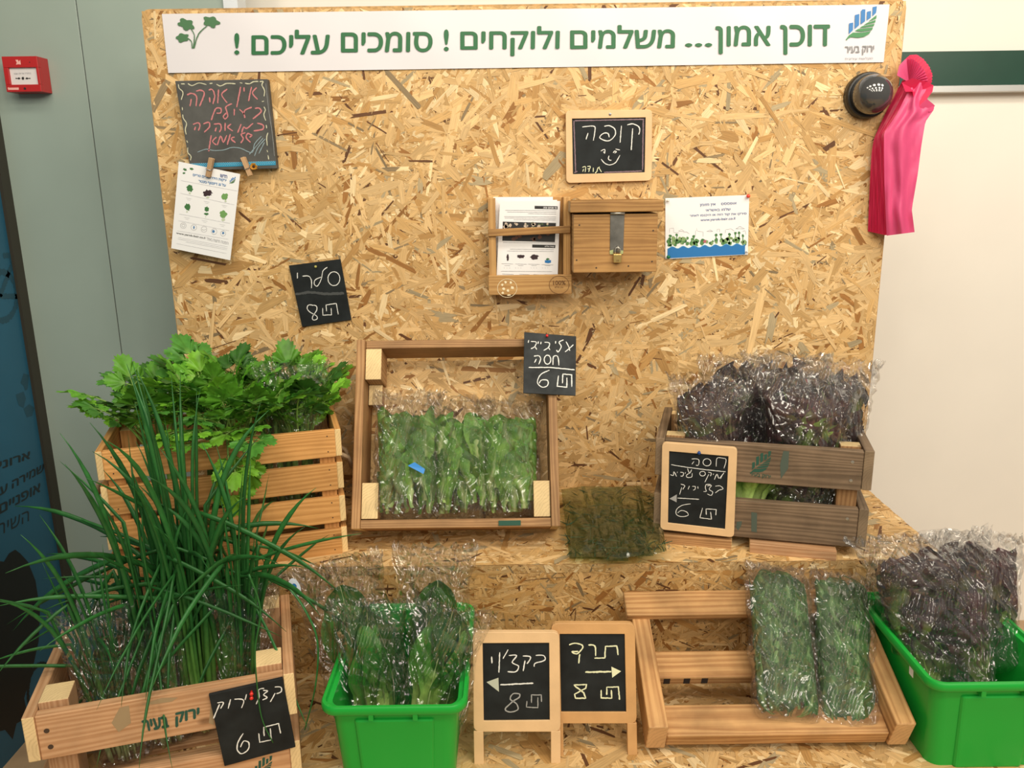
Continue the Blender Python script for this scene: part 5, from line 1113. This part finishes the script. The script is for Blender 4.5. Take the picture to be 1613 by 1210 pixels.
chalk(s4, ps4, z4c, [[(1340, 245), (1395, 245), (1400, 285), (1355, 305)], [(1345, 300), (1300, 380)], [(1235, 275), (1275, 280), (1240, 315), (1272, 340), (1230, 362)], [(1245, 256), (1195, 270), (1200, 330), (1172, 400)], [(1085, 310), (1072, 362)], [(975, 355), (1040, 355), (1060, 375), (1040, 435)], [(940, 355), (918, 440)], [(820, 388), (875, 385), (850, 440)], [(840, 400), (785, 530)], [(1055, 665), (1010, 740), (1000, 810), (1040, 850), (1100, 810), (1105, 750), (1060, 735), (1030, 790)]], C_WHITE, .0019)
chalk(s4, ps4, z4c, [[(1195, 665), (1205, 745), (1310, 725), (1300, 620)], [(1245, 690), (1240, 610), (1375, 575), (1395, 665)]], C_WHITE, .0019, curve=False)
pin(P(*z4c(1130, 283), ps4), ps4[1], (.70, .03, .02), 'upper red push pin in the black slate on the onion crate', r=.0036); pin(P(*z4c(1130, 322), ps4), ps4[1], (.70, .03, .02), 'lower red push pin in the black slate on the onion crate', r=.0036)

# spring onions: tubular leaves, some kinked
def onion_leaf(seed, L, r, lean, kink):
    rd = random.Random(seed); mb = MB(); n = 22; p = Vector((0, 0, 0)); ang = 0; az = 0; pts = []; rr = []; cc = []
    kp = rd.uniform(.45, .8)
    for i in range(n + 1):
        s = i / n; pts.append(p.copy()); rr.append(r * (1 - .25 * s) * (1 if s < .85 else max(.08, (1 - s) / .15)) * (.8 + .2 * min(1, s * 5)))
        cc.append(mixc((.62, .68, .34), mixc((.16, .34, .06), (.025, .135, .028), min(1, s * 2.2)), min(1, s * 6)))
        ang += lean / n * 3.0 * s * s * (s > .3) + (kink if abs(s - kp) < .5 / n + 1e-6 else 0) + rd.uniform(-.02, .02); az += rd.uniform(-.06, .06)
        p += Vector((math.sin(az) * math.sin(ang), -math.cos(az) * math.sin(ang), math.cos(ang))) * L / n
    mb.tube(pts, rr, 7, cols=cc, flat=.6); me = mb.mesh('leaf'); me.materials.append(M_ONION); me.polygons.foreach_set('use_smooth', [True] * len(me.polygons)); return me
V_ON = [onion_leaf(k, .46 + .035 * (k % 4), .0040 + .0008 * (k % 3), (.1, .5, .9, .3, 1.5, .6)[k % 6], (0, 1.1, 0, 1.8, 0, 2.2, .7, 0)[k % 8]) for k in range(24)]
W4 = world(c4); go = 'bunches of spring onions in the tan crate'
def onions(label, x, y, n, seed, lean=0., leany=0., sc=1., fan=.35, bag=None, right=0):
    t = thing('spring_onions', label, 'spring onions', W4 @ Matrix.Translation((x, y, .018)) @ Matrix.Rotation(lean, 4, 'Y') @ Matrix.Rotation(leany, 4, 'X'), go); rd = random.Random(seed)
    for k in range(n):
        a = rd.uniform(0, 6.28); q = rd.random() ** .7
        M = Matrix.Translation((.026 * q * math.sin(a), -.020 * q * math.cos(a), rd.uniform(0, .02))) @ Matrix.Rotation(a + rd.uniform(-.5, .5), 4, 'Z') @ Matrix.Rotation(fan * q * .22, 4, 'X') @ Matrix.Scale(sc * rd.uniform(.8, 1.08), 4)
        ix = rd.randrange(24)
        while ix % 6 in ((2, 4) if seed in (1, 2) else (4,)) and rd.random() < .85: ix = rd.randrange(24)
        put(V_ON[ix], t, M)
    if bag: film_bag(t, bag[0], bag[1], .075, seed, M_FILM, 1.2, .004, taper=.15)
    return t
onions('bagged spring onions at the left end of the tan crate', .090, .120, 30, 1, lean=-.08, sc=.74, fan=.4, bag=(.110, .29))
onions('spring onions standing second from the left in the tan crate', .155, .150, 34, 2, lean=-.02, sc=.98, fan=.35, bag=(.105, .27))
onions('tall thick bunch of spring onions in the middle of the tan crate', .215, .165, 46, 3, lean=.0, sc=1.18, fan=.28)
onions('bagged spring onions at the right end of the tan crate', .285, .150, 40, 4, lean=.06, sc=1.00, fan=.45, bag=(.110, .28))
onions('spring onions at the back of the tan crate', .190, .215, 30, 5, lean=.03, sc=1.05, fan=.5)
# loose drooping leaves
for k, (pts, lab) in enumerate((([(392, 905), (410, 960), (402, 1020), (404, 1070), (412, 1130), (430, 1170)], 'long onion leaf hanging down across the price slate'), ([(455, 925), (480, 960), (500, 1010), (497, 1080), (480, 1150)], 'long onion leaf hanging down beside the green bin'))):
    mb = MB(); q = [P(x, y, YP(-.72 - .03 * i if k == 0 else -.66 - .012 * i)) for i, (x, y) in enumerate(pts)]
    if k == 0: q = [P(x, y, off(pl4, .03 - .004 * i)) if i < 3 else P(x, y, off(pl4, .012)) for i, (x, y) in enumerate(pts)]
    q = smooth_line(q, 5); mb.tube(q, [.0028 * (1 - .5 * i / len(q)) for i in range(len(q))], 7, cols=[(.03, .16, .035)] * len(q), flat=.6); tag(obj('onion_leaf', mb, M_ONION, smooth=True), lab, 'onion leaf')

# ------------------------------------------------------------------ green bins
M_BIN = mat('green_plastic', (.012, .40, .045), .33, spec=.45, bump=.05, bscale=600, trans=.08)
def bin_(label, cx, yf, zr, wt, dt, group='green plastic bins'):
    h = zr - Z2; t = thing('plastic_bin', label, 'bin', Vector((cx, yf + dt / 2, Z2)), group)
    wb, db = wt - .052, dt - .050
    def loop(w_, d_, z, r=.022, notch=0):
        out = []
        for (sx, sy, a0) in ((1, -1, -90), (1, 1, 0), (-1, 1, 90), (-1, -1, 180)):
            for k in range(7):
                a = math.radians(a0 + 15 * k); out.append(Vector((sx * (w_ / 2 - r) + r * math.cos(a), sy * (d_ / 2 - r) + r * math.sin(a), z)))
        return out
    lv = [(wb, db, 0), (wt - .030, dt - .030, h - .016), (wt - .028, dt - .028, h - .015)]
    L = [loop(a, b, c) for a, b, c in lv]
    L += [loop(wt - .004, dt - .004, h - .015, .026), loop(wt, dt, h - .012, .028), loop(wt, dt, h - .003, .028), loop(wt - .004, dt - .004, h, .026), loop(wt - .014, dt - .014, h, .022), loop(wt - .018, dt - .018, h - .006, .020), loop(wt - .032, dt - .032, h - .008, .02), loop(wb - .006, db - .006, .004, .020)]
    n = len(L[0]); mb = MB(); vs = [p for l in L for p in l]
    fs = [(i * n + k, i * n + (k + 1) % n, (i + 1) * n + (k + 1) % n, (i + 1) * n + k) for i in range(len(L) - 1) for k in range(n)] + [tuple(range(n))[::-1], tuple((len(L) - 1) * n + k for k in range(n))]
    mb.add(vs, fs); o = obj('tub', mb, M_BIN, t, smooth=True, local=True)
    m = o.modifiers.new('e', 'EDGE_SPLIT'); m.split_angle = .6
    mb = MB()
    for x in (-.035, .035): mb = MB(); mb.box((x - .004, -dt / 2 + .002, h - .026), (x + .004, -dt / 2 + .016, h - .0145)); obj('rim_rib', mb, M_BIN, t, local=True, bevel=.001)

    # raised belly on the front wall
    mb = MB(); y0 = -dt / 2 + .0135; y1 = -db / 2
    q = [(-.062, y0 - .002, h - .03), (.062, y0 - .002, h - .03), (.055, y1 - .006, .0), (-.055, y1 - .006, .0)]
    mb.add([(a, b, c) for a, b, c in q] + [(a * 1.12, b + .014, c) for a, b, c in q], [(0, 3, 2, 1), (0, 1, 5, 4), (1, 2, 6, 5), (2, 3, 7, 6), (3, 0, 4, 7)][0:1] + [(1, 5, 4, 0), (2, 6, 5, 1), (3, 7, 6, 2), (0, 4, 7, 3)]); bm = mb
    for i, f_ in enumerate(bm.f): bm.f[i] = f_
    obj('front_bulge', mb, M_BIN, t, local=True, bevel=.004)
    mb = MB(); mb.box((-.045, dt / 2 - .0285, h - .05), (.045, dt / 2 - .0265, h - .018)); obj('grip_plate', mb, M_BIN, t, local=True, bevel=.001)
    return t
bin1 = bin_('green plastic bin of bagged bok choy at the lower left of centre', -.195, -.775, .5, .234, .330)
bin2 = bin_('green plastic bin with bagged red lettuce at the lower right corner', .795, -.735, .5, .246, .310)
mb = MB(); q = world(bin2) @ Vector((0, 0, 0)); xw = q.x - .123 - .0005
for i, m_ in ((0, M_PAPER),): mb.add([(xw + .010, -.66, .462), (xw + .010, -.645, .462), (xw + .0085, -.645, .485), (xw + .0085, -.66, .485)], [(0, 1, 2, 3)])
obj('white_sticker', mb, M_PAPER, bin2)
gb_ = 'bagged bok choy in the green bin'
for k, (x, y, lean, w_, hh, lab) in enumerate(((-.240, -.660, -.05, .110, .235, 'bagged bok choy at the front left of the green bin'), (-.150, -.665, .20, .120, .230, 'bagged bok choy with pale stems at the front middle of the green bin'), (-.262, -.580, -.24, .150, .275, 'bagged bok choy behind at the left of the green bin, with a round sticker'), (-.150, -.560, .02, .125, .285, 'bagged bok choy behind at the right of the green bin'))):
    M = Matrix.Translation((x, y, Z2 + .055)) @ Matrix.Rotation(lean, 4, 'Y') @ Matrix.Rotation(-.06, 4, 'X')
    t = thing('bagged_bok_choy', lab, 'bagged bok choy', M, gb_); film_bag(t, w_, hh, .095, 300 + k, M_FILM, 1.25, .0035, top_open=.25)
    rd = random.Random(k)
    for q in range(8):
        a = q * 2.4 + rd.uniform(-.2, .2); rad = .004 + .0024 * q
        put_in(V_BOK[(q + k) % 4], t, TRS((rad * math.sin(a) * 1.2, -rad * math.cos(a) * .9, .0), a + 3.14, -.03 - .014 * q, .88 - .02 * q + rd.uniform(-.08, .05)), w_ * 1.15, hh, .12, 1.25, .25, 0, 1.0, 1.2, rg=.1)
    if k == 2:
        c_ = Vector((-.066, -.022, .252)); mb = MB(); mb.add([c_ + Vector((.010 * math.sin(a) * (1.0), -.002, .018 * math.cos(a))) for a in [i * math.pi / 10 for i in range(20)]], [tuple(range(20))]); obj('round_sticker', mb, mat('sticker_white', (.75, .80, .90), .4), t, local=True)
        mb = MB(); mb.add([c_ + Vector((.0045 * math.sin(a), -.0026, .003 + .0055 * math.cos(a))) for a in [i * math.pi / 4 for i in range(8)]], [tuple(range(8))]); obj('sticker_emblem', mb, M_PBLUE, t, local=True)
# red lettuce in the right bin
for k, (b_, t_, yb_, yt_, w_, lab) in enumerate((((1500, 1100), (1455, 868), -.62, -.50, .235, 'large bagged red lettuce leaning out of the right green bin'), ((1555, 1060), (1530, 868), -.56, -.46, .180, 'bagged red lettuce at the back of the right green bin'))):
    B_, T_ = P(*b_, YP(yb_)), P(*t_, YP(yt_))
    bagged('bagged_red_lettuce', lab, 'bagged lettuce', frameM(B_, T_, (0, 1, 0)), w_, (T_ - B_).length * 1.12, .12, V_RED, 24, 400 + k, 'bagged red lettuces in the right green bin', fill=.92, flare=1.15, lsc=.9, spread=.75, amp=.008, top_open=.22, m=M_FILM_W, taper=.42, ztop=.90)

# ------------------------------------------------------------------ low pallet with two bags of spinach
dirp = Vector((0, .255, .105)).normalized(); fy, fz = -.668, Z2 + .010
Mp = Matrix.Translation((.224, fy, fz)) @ Matrix.Rotation(math.atan2(dirp.z, dirp.y), 4, 'X')
pt = thing('slatted_rack', 'low tilted wooden rack of slats holding two spinach bags', 'rack', Mp)
PW, PL = .455, .262
plank(pt, (.017, PL / 2, .033), (.034, PL, .066), W_PALLET, 'side_rail', 'y', .0025); plank(pt, (PW - .017, PL / 2, .033), (.034, PL, .066), W_PALLET, 'side_rail', 'y', .0025)
plank(pt, (PW / 2, .034, .016), (PW - .070, .060, .030), W_PALLET, 'slat', 'x', .003); plank(pt, (PW / 2, .150, .016), (PW - .070, .058, .022), W_PALLET, 'slat', 'x', .003)
plank(pt, (PW / 2 - .005, PL - .010, .070), (PW + .012, .058, .016), W_PALLET, 'slat', 'x', .003)
mb = MB()
for x in (.055, .092, .125): mb.add([(x - .006, .1207, .008), (x + .006, .1207, .008), (x + .006, .1207, .024), (x - .006, .1207, .024)], [(0, 1, 2, 3)])
stuff(obj('burn_marks', mb, mat('burnt', (.03, .02, .015), .9), pt, local=True))
gs_ = 'bags of spinach on the slatted rack'
for k, (pb_, pt_, w_, lab) in enumerate((((1243, 1137), (1222, 893), .122, 'left bag of spinach standing on the slatted rack'), ((1337, 1160), (1322, 905), .116, 'right bag of spinach standing on the slatted rack beside the green bin'))):
    base = P(*pb_, YP(-.655)); top = P(*pt_, YP(-.440))
    M = frameM(base, top, (0, 1, -.2)); H_ = (top - base).length
    t = thing('bagged_spinach', lab, 'bagged spinach', M, gs_); film_bag(t, w_, H_, .064, 500 + k, M_FILM_W, 1.0, .006, nv=76, top_open=.10)
    rd = random.Random(50 + k)
    for q in range(110):
        z = rd.uniform(-.01, H_ * .95 - .085); x = rd.uniform(-.5, .5) * w_ * .80; fr_ = rd.random() < .75
        put_in(V_SPIN[q % 4], t, TRS((x, (-.020 if fr_ else .012) + rd.uniform(-.004, .008), z), rd.uniform(-.5, .5) + (0 if fr_ else 3.14), rd.uniform(-.15, .15), rd.uniform(.85, 1.25)) @ Matrix.Rotation(rd.uniform(-.9, .9), 4, 'Y'), w_, H_, .060, 1, .10, 0, .93, .98, rg=.4)

# ------------------------------------------------------------------ two easel chalkboards
ze = zp((720, 860), 3.457)
def easel(label, O, I, feet, yfoot, wm, key):
    lean = Vector((0, -1, .16)).normalized(); base = P(*feet[0], ZP(Z2)); pl = (Vector((0, base.y, Z2)), lean)
    Oq = [P(*p, pl) for p in O]; Iq = [P(*p, pl) for p in I]
    t = thing('easel_chalkboard', label, 'chalkboard', Vector(((Oq[2].x + Oq[3].x) / 2, base.y, Z2)))
    fq = list(Oq); n = pl[1]
    if (Oq[1] - Oq[0]).cross(Oq[2] - Oq[0]).dot(n) < 0: Oq = Oq[::-1]; Iq = Iq[::-1]
    obj('frame', ring(Oq, Iq, n, .012, .012), wm, t, bevel=.0008)
    c = sum(Iq, Vector()) / 4; mb = MB(); mb.prism([p + (p - c) * .03 - n * .003 for p in Iq], n, .004); ws = obj('writing_surface', mb, M_SLATE, t)
    mb = MB()
    for k, f_ in enumerate(feet):
        b = P(*f_, pl); top = fq[3] if k == 0 else fq[2]; sx = 1 if k == 0 else -1
        a0 = top + Vector((0, 0, .001)); w_ = Vector((sx * .0165, 0, 0)); mb = MB(); q = [b, b + w_, a0 + w_, a0]
        if sx < 0: q.reverse()
        mb.prism([p for p in q], n, .012); obj('leg', mb, wm, t, bevel=.0008)
        # rear leg
        mb = MB(); topr = fq[0] if k == 0 else fq[1]; r0 = topr + Vector((sx * .008, .022, -.02)); r1 = Vector((b.x + sx * .008, b.y + .105, Z2 + .005)); mb.tube([r0, r1], .007, 6); obj('rear_leg', mb, wm, t)
    return ws, off(pl, -.003)
fx = 3.457
e2, ep2 = easel('taller easel chalkboard with an arrow pointing right, behind its neighbour', [(868, 982), (1000, 982), (1003, 1140), (872, 1140)], [(881.5, 999), (984, 999), (986.5, 1122), (884, 1122)], [(873, 1192), (1004, 1192)], 0, W_FRAME2, 'b')
e1, ep1 = easel('easel chalkboard with an arrow pointing left beside the green bin', [(745, 996), (881, 996), (883, 1153), (746, 1153)], [(760, 1013.5), (865, 1013), (866, 1135), (762, 1136)], [(747, 1205), (883, 1207)], 0, W_FRAME, 'a')
chalk(e1, ep1, ze, [[(428, 597), (470, 597), (478, 622), (425, 640), (420, 658)], [(358, 600), (395, 602), (398, 618), (380, 642)], [(370, 625), (360, 682)], [(282, 597), (325, 597), (300, 635), (335, 655), (320, 685), (275, 685)], [(278, 565), (250, 615)], [(232, 580), (228, 690)], [(188, 603), (190, 640)]], C_WHITE, .0020)
chalk(e1, ep1, ze, [[(235, 757), (415, 748)]], C_WHITE, .0026, 'chalk_arrow'); poly_on(e1, ep1, ze, [[(160, 742), (225, 718), (228, 795)]], mat('chalk_dull', (.50, .52, .42), .95), 'chalk_arrow', .0005)
chalk(e1, ep1, ze, [[(340, 805), (305, 806), (290, 835), (325, 862), (330, 892), (290, 905), (262, 890), (300, 850), (338, 825), (340, 805)]], C_GREY, .0022); chalk(e1, ep1, ze, [[(380, 845), (378, 878), (440, 882), (440, 825)], [(405, 855), (405, 812), (458, 812), (460, 850)]], C_GREY, .0018, curve=False)
chalk(e2, ep2, ze, [[(610, 540), (640, 530), (680, 540), (680, 562), (652, 588), (625, 577), (660, 575)], [(668, 590), (662, 640)], [(715, 540), (750, 545), (755, 600)]], C_YEL, .0024); chalk(e2, ep2, ze, [[(748, 612), (805, 610), (808, 548), (870, 545), (877, 595)]], C_YEL, .0024, curve=False)
chalk(e2, ep2, ze, [[(698, 688), (840, 685)]], C_YEL, .0032, 'chalk_arrow'); poly_on(e2, ep2, ze, [[(840, 658), (893, 683), (845, 718)]], C_YEL, 'chalk_arrow', .0005)
chalk(e2, ep2, ze, [[(635, 758), (705, 755), (700, 775), (640, 808), (645, 830), (700, 830), (690, 800), (637, 760)], [(785, 785), (785, 828), (842, 830), (840, 785)], [(815, 812), (815, 770), (878, 768), (885, 838)]], C_YEL, .0024, curve=False)
